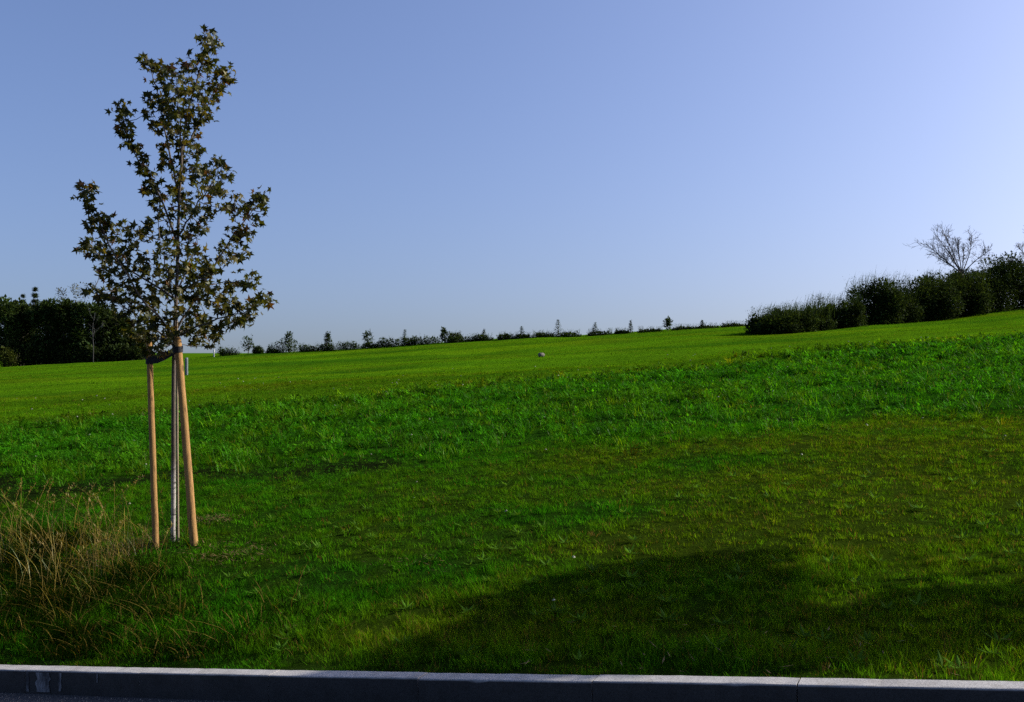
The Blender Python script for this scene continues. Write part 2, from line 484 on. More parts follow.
def scatter(n, y0, y1, pad=2.0, tmin=.15):
    """points inside the camera's wedge between two depths, even per square metre"""
    u = rng.random(n)
    a0 = y0 * (512 * y0 / F + pad * 2); a1 = y1 * (512 * y1 / F + pad * 2)
    y = np.sqrt(y0 ** 2 + u * (y1 ** 2 - y0 ** 2))
    hw = 530 * y / F + pad
    x = rng.uniform(-1, 1, n) * hw
    s, t = st_of(x, y)
    k = t > tmin
    return x[k], y[k]

def put(acc, r): acc.add(r[0], r[1], r[2], r[3])

acc = Acc()
def rough_mask(x, y):
    s, t = st_of(x, y)
    d = np.clip((-1.7 - s) / 2.3, 0, 1) * np.clip(.55 + .6 * wob(x, y, .9, 71), .04, 1)
    return d * np.where(s > -4.2, 1 - sstep(.4, 2.0, t), 1 - sstep(1.7, 2.6, t) * (s > -6.3)) * (1 - sstep(2.8, 3.3, t))
def lawn(n, y0, y1, hm, wm, levels, pad, per=18, spread=.035):
    # tufts first, then the blades of each tuft
    nt_ = max(1, n // per)
    tx, ty = scatter(nt_, y0, y1, pad)
    nt_ = len(tx)
    s, t = st_of(tx, ty)
    bs = shade_strip(tx, ty)
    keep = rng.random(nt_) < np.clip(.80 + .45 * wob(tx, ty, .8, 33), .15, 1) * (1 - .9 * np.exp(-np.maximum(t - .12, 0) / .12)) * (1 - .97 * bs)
    keep &= rng.random(nt_) > .97 * rough_mask(tx, ty)
    tx, ty = tx[keep], ty[keep]; nt_ = len(tx)
    vt = rng.normal(1, .30 if y0 < 20 else .16, nt_).clip(.35, 2.0)
    if y0 < 20: vt = (vt * (1 + .22 * wob(tx, ty, .5, 36) + .15 * wob(tx, ty, 1.6, 37))).clip(.3, 2.0)
    ht = np.clip(1 + .30 * wob(tx, ty, .45, 31) + .22 * wob(tx, ty, 1.7, 32) + rng.normal(0, .25, nt_), .3, 2.2)
    hue = rng.normal(0, .12, nt_)
    deadt = rng.random(nt_)
    k = np.repeat(np.arange(nt_), per)
    m = len(k)
    x = tx[k] + rng.normal(0, spread, m); y = ty[k] + rng.normal(0, spread, m)
    s, t = st_of(x, y); ok = t > .135
    x, y, k, t = x[ok], y[ok], k[ok], t[ok]; m = len(x)
    c, tall, far, olive = grass_tint(x, y)
    z = terrain(x, y)
    h = hm * ht[k] * rng.uniform(.5, 1.35, m) * (1 - .2 * olive)
    h = np.minimum(h, .02 + .35 * (t - .13)); h *= (.45 + .55 * sstep(.2, .6, t)) * (1 + .7 * np.exp(-((t - .8) / .35) ** 2))
    cc = c * vt[k][:, None] * rng.normal(1, .14, (m, 1)).clip(.5, 1.6)
    cc[:, 0] *= np.clip(1 + hue[k], .6, 1.5)
    dead = (rng.random(m) < .02 + .06 * olive) | ((deadt[k] < .02 + .05 * olive) & (rng.random(m) < .6))
    cc[dead] = np.array([.13, .095, .025]) * rng.uniform(.5, 1.2, (dead.sum(), 1))
    out = np.arctan2(y - ty[k], x - tx[k]) + rng.normal(0, .8, m)
    put(acc, blades(np.stack([x, y, z - .004], -1), h, wm * rng.uniform(.6, 1.4, m), rng.uniform(.15, 1.2, m), out, cc, levels, cc * np.array([1.25, 1.2, 1.0])))
lawn(330000, 4.3, 8.5, .046, .0036, 3, 2.8, 16, .026)
lawn(380000, 8.5, 17.5, .046, .0060, 2, 2.8, 14, .034)
lawn(150000, 17, 42, .055, .016, 2, 2, 8, .08)
lawn(210000, 34, 116, .050, .038, 1, 4, 3, .15)
tag(obj('lawn_grass', acc.mesh('lawn_grass'), M_GRASS), 'short mown green grass covering the verge and meadow', 'grass', kind='stuff')

# broad-leaved taller growth in the middle band
def leaf_cards(pos, L_, W_, yaw, pitch, col):
    """pointed-oval leaves folded along the midrib: 6 verts, 4 tris"""
    n = len(pos)
    d = np.stack([np.cos(yaw) * np.cos(pitch), np.sin(yaw) * np.cos(pitch), np.sin(pitch)], -1)
    sd = np.stack([-np.sin(yaw), np.cos(yaw), np.zeros(n)], -1)
    up = np.cross(d, sd)
    a = pos; tip = pos + d * L_[:, None]
    m1 = pos + d * (L_ * .45)[:, None]
    l = m1 + sd * (W_ / 2)[:, None] - up * (W_ * .15)[:, None]
    r = m1 - sd * (W_ / 2)[:, None] - up * (W_ * .15)[:, None]
    verts = np.stack([a, l, tip, r, m1], 1).reshape(-1, 3)
    b = np.arange(n) * 5
    t = np.concatenate([np.stack([b, b + 4, b + 1], -1), np.stack([b + 1, b + 4, b + 2], -1), np.stack([b + 4, b + 3, b + 2], -1), np.stack([b, b + 3, b + 4], -1)])
    return verts, None, t, np.repeat(col, 5, 0)

acc = Acc()
tx, ty = scatter(26000, 14, 44, 2)
_, tall, _, _ = grass_tint(tx, ty)
dens = np.clip(.62 + .55 * wob(tx, ty, 2.2, 41) + .3 * wob(tx, ty, .7, 42), .06, 1)
k = rng.random(len(tx)) < tall * dens * (1 - .97 * shade_strip(tx, ty))
tx, ty = tx[k], ty[k]; npl = len(tx)
pv = rng.normal(1, .36, npl).clip(.35, 2.1) * (1 + .15 * wob(tx, ty, 3, 46))
ph_ = np.clip(.125 * (1 + .35 * wob(tx, ty, 1.6, 43) + .3 * wob(tx, ty, 5, 44)) * rng.lognormal(0, .3, npl), .04, .30)
pk = rng.random(npl)                                # which species: grassy, broad-leaved
k = np.repeat(np.arange(npl), 13); m = len(k)
x = tx[k] + rng.normal(0, .045, m); y = ty[k] + rng.normal(0, .045, m); z = terrain(x, y)
c, _, _, _ = grass_tint(x, y)
c = c * pv[k][:, None]; c[:, 0] *= np.where(pk[k] < .25, 2.0, 1.15)
hh = ph_[k]; yfac = np.clip(y / 22, .8, 1.8)
out = np.arctan2(y - ty[k], x - tx[k]) + rng.normal(0, .7, m)
put(acc, blades(np.stack([x, y, z], -1), hh * rng.uniform(.5, 1.3, m), .017 * yfac * rng.uniform(.6, 1.4, m), rng.uniform(.3, 1.4, m), out, c * rng.normal(1, .12, (m, 1)).clip(.5, 1.6), 2, c * 1.3))
sel = pk[k] > .22
xs, ys, zs, cs = x[sel], y[sel], z[sel], c[sel]; m2 = len(xs)
put(acc, leaf_cards(np.stack([xs, ys, zs + hh[sel] * rng.uniform(.2, 1.0, m2)], -1), .085 * yfac[sel] * rng.uniform(.5, 1.5, m2), .044 * yfac[sel] * rng.uniform(.6, 1.4, m2),
                    out[sel], rng.uniform(-.4, .9, m2), cs * rng.normal(1.1, .2, (m2, 1)).clip(.4, 2)))
# pale seed stems and docks
sel = rng.random(m) < .010
xs, ys, zs = x[sel], y[sel], z[sel]; m2 = len(xs)
straw = np.array([.15, .15, .05]) * rng.uniform(.5, 1.3, (m2, 1))
put(acc, blades(np.stack([xs, ys, zs], -1), rng.uniform(.12, .24, m2), .009 * yfac[sel], rng.uniform(0, .5, m2), rng.uniform(0, 6.28, m2), straw, 2, straw * 1.2))
tag(obj('tall_weeds', acc.mesh('tall_weeds'), M_WEED), 'taller deep green weeds in a band across the meadow', 'weeds', kind='stuff')

# clover and plantain low in the near turf
acc = Acc()
x, y = scatter(120000, 4.6, 18, 1.5, .4)
c, tall, far, olive = grass_tint(x, y)
dens = np.clip(.30 + .55 * wob(x, y, 1.9, 51) + .3 * wob(x, y, .6, 52), 0, 1) * (1 - .8 * olive) * (1 - tall)
dens = dens * (.25 + .75 * sstep(8, 11, y)) * (1 - rough_mask(x, y))
k = rng.random(len(x)) < dens
x, y, c = x[k], y[k], c[k]; m = len(x); z = terrain(x, y)
put(acc, leaf_cards(np.stack([x, y, z + rng.uniform(.015, .07, m)], -1), .026 * rng.uniform(.6, 1.5, m), .022 * rng.uniform(.6, 1.4, m),
                    rng.uniform(0, 6.28, m), rng.uniform(-.4, .5, m), c * rng.normal(.95, .25, (m, 1)).clip(.4, 1.8)))
# scattered rosettes (dandelion, plantain)
for _ in range(230):
    yy = rng.uniform(5.2, 17); xx = rng.uniform(-1, 1) * (520 * yy / F)
    if st_of(xx, yy)[1] < .5 or float(rough_mask(np.array([xx]), np.array([yy]))[0]) > .3: continue
    kk = rng.integers(6, 12); zz = float(terrain(np.array([xx]), np.array([yy]))[0])
    cc = (C_LAWN * 1.1 + np.array([.012, .012, .010])) * rng.uniform(.6, 1.25)
    put(acc, leaf_cards(np.tile([xx, yy, zz + .02], (kk, 1)), rng.uniform(.05, .13, kk), rng.uniform(.018, .032, kk), np.linspace(0, 6.28, kk) + rng.uniform(-.3, .3, kk),
                        rng.uniform(.1, .8, kk), np.tile(cc, (kk, 1))))
tag(obj('clover', acc.mesh('clover'), M_WEED), 'low clover and rosette leaves in the near turf', 'clover', kind='stuff')

# tiny white flower heads
acc = Acc()
x, y = scatter(330, 7, 44, 1, .6)
k = rng.random(len(x)) < np.clip(.35 + .5 * wob(x, y, 4, 61), .03, 1)
x, y = x[k], y[k]; z = terrain(x, y) + rng.uniform(.05, .11, len(x)) + .07 * (y > 16)
for a, b, c0 in zip(x, y, z):
    r = rng.uniform(.008, .016) * (1 + b / 40); tilt = rng.uniform(-.4, .4, 2)
    ang = np.arange(7) * 6.2832 / 7
    v = np.stack([a + r * np.cos(ang), b + r * np.sin(ang), c0 + r * (tilt[0] * np.cos(ang) + tilt[1] * np.sin(ang))], -1)
    acc.add(np.vstack([v, [a, b, c0 + r * .9], [a, b, c0 - r * .5]]), None, [(i, (i + 1) % 7, 7) for i in range(7)] + [((i + 1) % 7, i, 8) for i in range(7)], np.array([.30, .31, .22]) * rng.uniform(.6, 1.1))
tag(obj('wildflowers', acc.mesh('wildflowers'), M_PETAL), 'tiny white clover flowers dotted through the turf', 'flowers', kind='stuff')

# tall dry grass at the lower left
acc = Acc()
def at_px(px, py):
    """ground point seen at a pixel, by marching down the view ray"""
    d = np.array([(px - 512) / F, 1.0, (351 - py) / F])
    Y = np.linspace(3.5, 200, 40000)
    z = terrain(d[0] * Y, Y); hit = np.nonzero(CAMZ + d[2] * Y < z)[0]
    Yh = Y[hit[0]] if len(hit) else 150.0
    return d[0] * Yh, Yh, float(terrain(np.array([d[0] * Yh]), np.array([Yh]))[0])
dry_spots = [(22, 560, 70, .62), (60, 572, 90, .70), (90, 566, 90, .60), (118, 556, 80, .55), (140, 550, 60, .50), (5, 566, 60, .55), (40, 590, 60, .45), (75, 600, 60, .45), (108, 585, 50, .42),
             (-20, 570, 60, .6), (-50, 560, 60, .6), (128, 565, 50, .36), (95, 540, 60, .5), (50, 545, 60, .55), (12, 540, 60, .5)]
for px, py, cnt, hgt in dry_spots:
    gx, gy, gz = at_px(px, py)
    cnt = int(cnt * .42)
    x = gx + rng.normal(0, .27, cnt); y = gy + rng.normal(0, .28, cnt); z = terrain(x, y)
    cols = np.where(rng.random((cnt, 1)) < .42, np.array([.20, .150, .012]), np.array([.07, .092, .004])) * rng.uniform(.55, 1.25, (cnt, 1))
    put(acc, blades(np.stack([x, y, z], -1), hgt * rng.uniform(.45, 1.15, cnt), rng.uniform(.003, .0065, cnt), rng.uniform(.1, 1.5, cnt), rng.uniform(0, 6.28, cnt), cols, 5, cols * 1.15, droop=.32))
    ns = 6
    x = gx + rng.normal(0, .18, ns); y = gy + rng.normal(0, .2, ns); z = terrain(x, y)
    for a, b, c0 in zip(x, y, z):       # flowering stems with feathery heads
        yaw = rng.uniform(0, 6.28); ln = rng.uniform(.05, .75); H = hgt * rng.uniform(.95, 1.45)
        u = np.linspace(0, 1, 7)
        P = np.stack([a + math.cos(yaw) * ln * H * u ** 2, b + math.sin(yaw) * ln * H * u ** 2, c0 + H * (u - .08 * u * u)], -1)
        stc = np.array([.23, .160, .028]) * rng.uniform(.6, 1.2)
        tube(acc, P, np.linspace(.0022, .0012, 7), 3, stc)
        kk = 16; uu = rng.uniform(.78, 1, kk)
        hp = np.stack([np.interp(uu, u, P[:, i]) for i in range(3)], -1)
        put(acc, leaf_cards(hp, rng.uniform(.02, .05, kk), rng.uniform(.004, .007, kk), rng.uniform(0, 6.28, kk), rng.uniform(.3, 1.3, kk), np.tile(stc * 1.1, (kk, 1))))
for px, py, cnt in [(138, 548, 130), (122, 556, 80), (100, 566, 60), (80, 574, 50)]:      # flattened thatch at the foot
    gx, gy, gz0 = at_px(px, py)
    x = gx + rng.normal(0, .16, cnt); y = gy + rng.normal(0, .14, cnt); z = terrain(x, y)
    cols = np.array([.13, .080, .022]) * rng.uniform(.4, 1.4, (cnt, 1))
    put(acc, blades(np.stack([x, y, z], -1), rng.uniform(.08, .26, cnt), rng.uniform(.003, .007, cnt), rng.uniform(.4, 2.0, cnt), rng.uniform(0, 6.28, cnt), cols, 4, cols, droop=.4))
tag(obj('dry_grass', acc.mesh('dry_grass'), M_DRY), 'tall straw-coloured dry grass beside the left stake', 'dry grass', kind='stuff')

# long lank green grass between dry clump and kerb
acc = Acc()
n = 52000
px = rng.uniform(-90, 330, n); tt = rng.uniform(.34, 3.2, n)
ss = rng.uniform(-8.2, -1.6, n)
x, y = xy_of(ss, tt)
dens = sstep(-1.8, -4.3, ss) * np.clip(.6 + .5 * wob(x, y, .9, 71), .05, 1) 
dens = np.where(ss > -3.6, dens * (1 - sstep(.3, 1.6, tt)), dens)
dens = np.clip((-1.7 - ss) / 2.3, 0, 1) * np.clip(.55 + .6 * wob(x, y, .9, 71), .04, 1) * np.where(ss > -4.2, 1 - sstep(.4, 2.0, tt), 1 - sstep(1.7, 2.6, tt) * (ss > -6.3))
k = rng.random(n) < dens
x, y = x[k], y[k]; m = len(x); z = terrain(x, y)
cols = np.where(rng.random((m, 1)) < .16, np.array([.12, .09, .020]), np.array([.0065, .017, .0010])) * rng.uniform(.5, 1.4, (m, 1))  # green blades darkened to stand in for shade at the lower left
put(acc, blades(np.stack([x, y, z], -1), np.minimum(rng.uniform(.10, .36, m) * np.clip(.8 + .5 * wob(x, y, .7, 72), .4, 1.5), .03 + .5 * (st_of(x, y)[1] - .13)), rng.uniform(.004, .008, m), rng.uniform(.3, 1.5, m), rng.uniform(0, 6.28, m), cols, 4, cols * 1.15, droop=.35))
tag(obj('rough_grass', acc.mesh('rough_grass'), M_GRASS), 'long lank grass leaning over the kerb, shade painted into its green', 'rough grass', kind='stuff')

# straw litter on bare patches
acc = Acc()
for px, py, cnt, sx in [(215, 521, 170, .13), (232, 557, 200, .22), (205, 548, 60, .2), (240, 640, 30, .3), (414, 566, 40, .2), (640, 664, 40, .6), (880, 664, 40, .6)]:
    gx, gy, gz = at_px(px, py)
    x = gx + rng.normal(0, sx, cnt); y = gy + rng.normal(0, sx * .8, cnt); kp = st_of(x, y)[1] > .25; x, y = x[kp], y[kp]; cnt = len(x); z = terrain(x, y) + rng.uniform(.01, .05, cnt)
    c = np.array([.20, .135, .05]) * rng.uniform(.5, 1.2, (cnt, 1))
    put(acc, leaf_cards(np.stack([x, y, z], -1), rng.uniform(.03, .10, cnt), rng.uniform(.004, .012, cnt), rng.uniform(0, 6.28, cnt), rng.uniform(-.2, .5, cnt), c))
tag(obj('straw_litter', acc.mesh('straw_litter'), M_DRY), 'dead straw scattered in small tan patches', 'straw', kind='stuff')

# ------------------------------------------------------------------ the young tree and its stakes
TY = 10.7
def P(px, py, Y=TY):
    return np.array([(px - 512) * Y / F, Y, CAMZ + (351 - py) * Y / F])
tbase = P(173, 541); tbase[2] = float(terrain(tbase[:1], tbase[1:2])[0])
tree_root = empty('sweetgum_sapling', tbase, 'slender young tree with star-shaped leaves tied between two wooden stakes', 'tree')

def star_leaves(pos, size, nrm, up, col):
    """five-lobed star leaves, folded slightly"""
    n = len(pos)
    nrm = nrm / np.linalg.norm(nrm, axis=1)[:, None]
    a = up - nrm * (up * nrm).sum(1)[:, None]; a /= np.linalg.norm(a, axis=1)[:, None] + 1e-9
    b = np.cross(nrm, a)
    angs = []; rads = []
    for i, (an, rr) in enumerate([(0, 1.0), (62, .92), (128, .62), (-128, .62), (-62, .92)]):
        angs.append(an); rads.append(rr)
    lob = [(0, 1.0), (24, .42), (58, .95), (95, .38), (122, .66), (180, .20), (238, .66), (265, .38), (302, .95), (336, .42)]
    V = [pos]
    for i, (an, rr) in enumerate(lob):
        c_, s_ = math.cos(R(an)), math.sin(R(an))
        V.append(pos + (a * (c_ * rr) + b * (s_ * rr) - nrm * (.22 * abs(s_) * rr + .12 * rr * rr)) * size[:, None])
    verts = np.stack(V, 1).reshape(-1, 3)
    base = np.arange(n) * 11
    t = np.concatenate([np.stack([base, base + 1 + i, base + 1 + (i + 1) % 10], -1) for i in range(10)])
    return verts, None, t, np.repeat(col, 11, 0)

leader = [(173, 545, 0), (173.5, 480, 0), (173.5, 400, .0), (174.5, 340, 0), (177, 280, .02), (178.5, 220, 0), (181, 170, -.03), (186, 120, 0), (197, 80, .03), (207, 45, 0), (210, 31, 0)]
def W(p):  # (px,py,depth offset) -> world
    return P(p[0], p[1], TY + p[2])
lead_pts = smooth_path([W(p) for p in leader], 40)
hgt = lead_pts[:, 2] - lead_pts[0, 2]
lead_r = np.interp(hgt, [0, .15, 2.2, 3.5, 4.6, 5.6], [.031, .025, .022, .016, .010, .003])
twig_trunk = Acc(); tube(twig_trunk, lead_pts, lead_r, 10, (.5, .5, .5), .03)

limbs = [
    [(174.5, 338, 0), (160, 318, -.1), (135, 290, -.2), (110, 245, -.15), (95, 215, -.1), (84, 190, -.1)],
    [(176, 300, 0), (150, 282, .15), (120, 265, .25), (100, 255, .3), (88, 244, .3)],
    [(178, 245, 0), (163, 205, -.05), (146, 172, -.1), (131, 145, -.1), (121, 110, -.1)],
    [(175, 332, 0), (194, 300, .1), (212, 268, .15), (232, 238, .2), (250, 214, .2), (264, 196, .2)],
    [(175, 338, 0), (195, 328, -.15), (222, 318, -.25), (248, 310, -.3), (268, 300, -.3)],
    [(179, 235, 0), (194, 210, -.15), (209, 188, -.25), (222, 166, -.3)],
    [(180, 205, 0), (172, 165, .1), (164, 125, .15), (156, 90, .15), (149, 62, .1)],
    [(183, 155, 0), (197, 125, .1), (211, 98, .15), (227, 72, .15)],
    [(176, 315, 0), (172, 290, -.35), (165, 262, -.6), (160, 240, -.7)],
    [(177, 290, 0), (188, 268, .35), (196, 245, .6), (200, 225, .7)],
    [(177, 270, 0), (195, 276, -.3), (215, 284, -.45), (250, 278, -.5)],
    [(174.5, 342, 0), (160, 333, .1), (140, 318, .2), (115, 300, .25), (93, 290, .25)],
    [(174.5, 340, 0), (166, 338, -.2), (150, 340, -.35), (140, 336, -.4)],
    [(175, 334, 0), (186, 330, .25), (203, 332, .4), (215, 336, .4)],
    [(182, 168, 0), (180, 135, -.2), (178, 100, -.3), (175, 72, -.3)],
]
limb_paths = []
limb_acc = []
for lb in limbs:
    pts = smooth_path([W(p) for p in lb], 14)
    pts[1:-1] += rng.normal(0, .008, (12, 3))
    ln = np.linalg.norm(np.diff(pts, axis=0), axis=1).sum()
    a = Acc(); tube(a, pts, np.linspace(.0065 + .0045 * ln, .0025, 14), 6, (.5, .5, .5), .04)
    limb_paths.append(pts); limb_acc.append(a)

clumps = [(208, 36, 9), (211, 48, 9), (214, 72, 10), (226, 72, 8), (228, 80, 6), (195, 62, 9), (188, 66, 7), (209, 62, 7), (220, 86, 9), (203, 84, 11), (203, 102, 11), (213, 102, 7), (206, 116, 8), (190, 90, 10),
          (147, 60, 5), (154, 66, 7), (163, 70, 9), (176, 74, 9), (166, 84, 10), (178, 90, 9), (152, 99, 7), (162, 104, 9), (147, 112, 6), (172, 110, 10), (186, 108, 11), (163, 127, 8), (152, 124, 5), (179, 126, 10), (195, 124, 9), (193, 140, 8), (178, 142, 8), (163, 146, 6),
          (119, 106, 5), (124, 112, 6), (122, 122, 5), (128, 130, 7), (119, 132, 4), (134, 146, 6), (129, 144, 5), (141, 160, 6), (146, 170, 5), (152, 180, 8), (163, 163, 6), (187, 160, 9), (198, 150, 7), (196, 166, 8), (178, 175, 9),
          (220, 166, 8), (210, 172, 7), (227, 178, 7), (213, 184, 8), (200, 186, 9), (160, 192, 8), (172, 194, 8), (184, 192, 9), (145, 190, 4), (152, 204, 5), (222, 192, 7), (236, 196, 6),
          (82, 188, 5), (92, 188, 5), (84, 198, 6), (88, 208, 5), (98, 218, 7), (92, 226, 5), (108, 222, 7), (116, 236, 8), (104, 232, 5), (122, 226, 5), (136, 230, 7), (146, 234, 7), (134, 240, 7), (158, 212, 6), (150, 224, 6),
          (86, 242, 6), (92, 252, 7), (80, 248, 4), (102, 246, 5), (106, 260, 8), (118, 252, 7), (128, 248, 8), (112, 275, 8), (124, 268, 8), (138, 260, 10), (100, 272, 5), (140, 276, 10), (152, 288, 10), (154, 264, 9), (128, 288, 9), (116, 290, 7),
          (92, 289, 7), (100, 294, 5), (114, 300, 8), (130, 303, 9), (142, 306, 10), (155, 305, 10), (120, 316, 7), (138, 320, 9), (152, 322, 10), (164, 318, 9), (138, 334, 7), (150, 338, 9), (163, 340, 8), (158, 350, 6), (128, 330, 5), (146, 350, 5),
          (170, 230, 9), (178, 214, 9), (190, 210, 8), (166, 246, 9), (178, 250, 9), (176, 270, 10), (166, 276, 10), (188, 236, 9), (195, 252, 8), (206, 262, 8), (199, 226, 7), (210, 214, 7), (222, 208, 7), (234, 210, 7), (246, 205, 7), (256, 198, 7), (264, 198, 5), (265, 210, 4), (246, 214, 5),
          (257, 220, 6), (251, 233, 6), (240, 226, 5), (236, 240, 7), (246, 252, 5), (234, 256, 6), (222, 246, 5), (224, 258, 6), (214, 272, 7), (200, 276, 8), (188, 268, 8), (210, 287, 8), (222, 292, 8), (234, 285, 6), (252, 278, 6), (245, 284, 4), (190, 288, 10), (176, 292, 11), (200, 300, 9), (214, 303, 8), (228, 302, 6),
          (266, 301, 5), (258, 298, 5), (252, 305, 7), (240, 304, 5), (240, 314, 7), (248, 320, 6), (232, 322, 7), (222, 328, 7), (208, 324, 8), (196, 320, 9), (184, 310, 10), (186, 328, 8), (204, 336, 6), (216, 338, 4), (172, 330, 8), (226, 312, 7), (209, 346, 3), (194, 342, 5)]
allp = np.concatenate([np.column_stack([p, np.full(len(p), i)]) for i, p in enumerate(limb_paths)] + [np.column_stack([lead_pts[16:], np.full(len(lead_pts[16:]), -1)])])
crown = Acc()
LEAFC = np.array([[.036, .042, .006], [.052, .054, .007], [.076, .064, .010], [.022, .028, .006], [.105, .082, .014], [.085, .042, .014]])
for cx, cy, cr in clumps:
    w0 = P(cx, cy)
    d2 = (allp[:, 0] - w0[0]) ** 2 + ((allp[:, 2] - w0[2]) * .9) ** 2
    j = np.argsort(d2)[rng.integers(0, 4)]
    dep = allp[j, 1] - TY + rng.normal(0, .10 + .012 * cr)
    c0 = P(cx, cy, TY + dep)
    below = allp[(allp[:, 2] < c0[2] + .10)]
    if len(below) == 0: below = allp
    dd = np.linalg.norm(below[:, :3] - (c0 - np.array([0, 0, .05])), axis=1)
    src = below[np.argmin(dd)]
    mid = (src[:3] + c0) / 2 + rng.normal(0, .015, 3) - np.array([0, 0, .02])
    tgt = twig_trunk if src[3] < 0 else limb_acc[int(src[3])]
    tube(tgt, smooth_path([src[:3], mid, c0], 5), np.linspace(.0055, .002, 5), 5)
    rad = cr * TY / F
    nl = max(5, int(cr * 2.35 + rng.normal(0, 2)))
    off = rng.normal(0, 1, (nl, 3)); off /= np.linalg.norm(off, axis=1)[:, None]
    off *= (rad * 1.25 * rng.random(nl) ** .45)[:, None] * np.array([1, 1.3, 1])
    pos = c0 + off
    for pt in pos[:: 3]:
        tube(tgt, [c0 - (0, 0, .01), (c0 + pt) / 2 + (0, 0, .012), pt], [.0022, .0018, .0012], 3)
    nrm = rng.normal(0, 1, (nl, 3)) + np.array([.25, -.35, .35])
    up = rng.normal(0, .55, (nl, 3)) + np.array([0, 0, -.75]) + off / rad * .45
    ci = rng.choice(6, nl, p=[.30, .25, .16, .16, .07, .06])
    col = LEAFC[ci] * rng.uniform(.65, 1.3, (nl, 1))
    put(crown, star_leaves(pos, rng.uniform(.042, .078, nl), nrm, up, col))
# leaves on short shoots all along the limbs and the leader
along = np.concatenate([p[3:] for p in limb_paths] + [lead_pts[19:39]])
nl = 900
j = rng.integers(0, len(along) - 1, nl)
pos = along[j] + (along[j + 1] - along[j]) * np.where(np.linalg.norm(along[j + 1] - along[j], axis=1) < .17, rng.random(nl), 0)[:, None]
pos = pos + np.clip(rng.normal(0, .07, (nl, 3)), -.12, .12)
nrm = rng.normal(0, 1, (nl, 3)) + np.array([.25, -.35, .35]); up = rng.normal(0, .55, (nl, 3)) + np.array([0, 0, -.75])
put(crown, star_leaves(pos, rng.uniform(.030, .066, nl), nrm, up, LEAFC[rng.choice(6, nl, p=[.30, .25, .16, .16, .07, .06])] * rng.uniform(.65, 1.3, (nl, 1))))
for a in limb_acc:
    obj('limb', a.mesh('limb', True, tbase), M_BARK, tree_root)
obj('trunk', twig_trunk.mesh('trunk', True, tbase), M_TRUNK, tree_root)
obj('crown', crown.mesh('crown', False, tbase), M_LEAF, tree_root)

def post(name, foot, top, r0, r1, mat, label, cat, group=None, chamfer=True, sides=14):
    foot = np.asarray(foot, float); top = np.asarray(top, float)
    u = np.array([0, .02, .15, .3, .45, .6, .75, .9, .985, 1.0])
    pts = foot + (top - foot) * u[:, None] + np.column_stack([rng.normal(0, .0015, (10, 2)), np.zeros(10)])
    rad = r0 + (r1 - r0) * u
    if chamfer: rad[-1] *= .82
    a = Acc(); tube(a, pts, rad, sides, (.5, .5, .5), .015)
    o = obj(name, a.mesh(name, True, foot), mat); o.location = foot
    return tag(o, label, cat, group)
def gz(p): return float(terrain(np.array([p[0]]), np.array([p[1]]))[0])
lf = P(156, 545, 10.45); lf[2] = gz(lf) - .05
lt = P(149, 340, 10.62)
post('wooden_stake', lf, lt, .034, .031, M_STAKE, 'thinner round wooden stake beside the tall dry grass', 'stake', 'wooden stakes supporting the young tree')
rf = P(194.5, 543, 10.45); rf[2] = gz(rf) - .05
rt = P(177.5, 337.5, 10.58)
post('wooden_stake', rf, rt, .043, .037, M_STAKE, 'thicker leaning round wooden stake crossing in front of the trunk top', 'stake', 'wooden stakes supporting the young tree')
cf = P(178, 543, 10.66); cf[2] = gz(cf) - .03
post('support_cane', cf, P(176.8, 316, 10.64), .014, .011, M_CANE, 'thin pale wooden cane standing close to the tree trunk', 'cane', sides=8)

# black webbing: loops round both stakes and crossed bands between them
tie_root = empty('tree_tie', P(164, 355, 10.6), 'black webbing strap tying the trunk to both stakes', 'strap')
off0 = np.array(tie_root.location)
def band(p_list, hgt_, thick, nm):
    pts = smooth_path(p_list, 14); acc = Acc(); n = len(pts)
    tan = np.gradient(pts, axis=0); tan[:, 2] = 0; tan /= np.linalg.norm(tan, axis=1)[:, None] + 1e-9
    nr = np.stack([-tan[:, 1], tan[:, 0], np.zeros(n)], -1)
    up = np.array([0, 0, 1.0])
    hh = hgt_ * (1 + .08 * np.sin(np.linspace(0, 7, n)))
    V = []
    for i in range(n):
        for a, b in ((-1, -1), (1, -1), (1, 1), (-1, 1)):
            V.append(pts[i] + nr[i] * a * thick / 2 + up * b * hh[i] / 2)
    q = []
    for i in range(n - 1):
        for j in range(4):
            k = (j + 1) % 4
            q.append((4 * i + j, 4 * i + k, 4 * i + 4 + k, 4 * i + 4 + j))
    q += [(0, 3, 2, 1), (4 * n - 4, 4 * n - 3, 4 * n - 2, 4 * n - 1)]
    acc.add(V, q)
    obj(nm, acc.mesh(nm, False, off0), M_TIE, tie_root)
def ring(c, r, hgt_, nm):
    acc = Acc(); n = 20
    ang = np.arange(n) * 2 * math.pi / n
    V = []
    for a in ang:
        for rr, zz in ((r, -.5), (r + .006, -.5), (r + .006, .5), (r, .5)):
            V.append((c[0] + rr * math.cos(a), c[1] + rr * math.sin(a), c[2] + zz * hgt_ + .006 * math.sin(a)))
    q = []
    for i in range(n):
        k = (i + 1) % n
        for j in range(4):
            l = (j + 1) % 4
            q.append((4 * i + j, 4 * k + j, 4 * k + l, 4 * i + l))
    acc.add(V, q); obj(nm, acc.mesh(nm, False, off0), M_TIE, tie_root)
def on_stake(f, t, pyz):
    u = (CAMZ + (351 - pyz) * 10.55 / F - f[2]) / (t[2] - f[2])
    return f + (t - f) * u
pr = on_stake(rf, rt, 349); pl = on_stake(lf, lt, 360)
ring(pr, .041, .065, 'loop'); ring(pl, .035, .075, 'loop')
band([pl + (.02, -.035, 0), P(160, 358, 10.58), P(170, 353.5, 10.62), pr + (-.03, -.03, 0)], .085, .006, 'band')
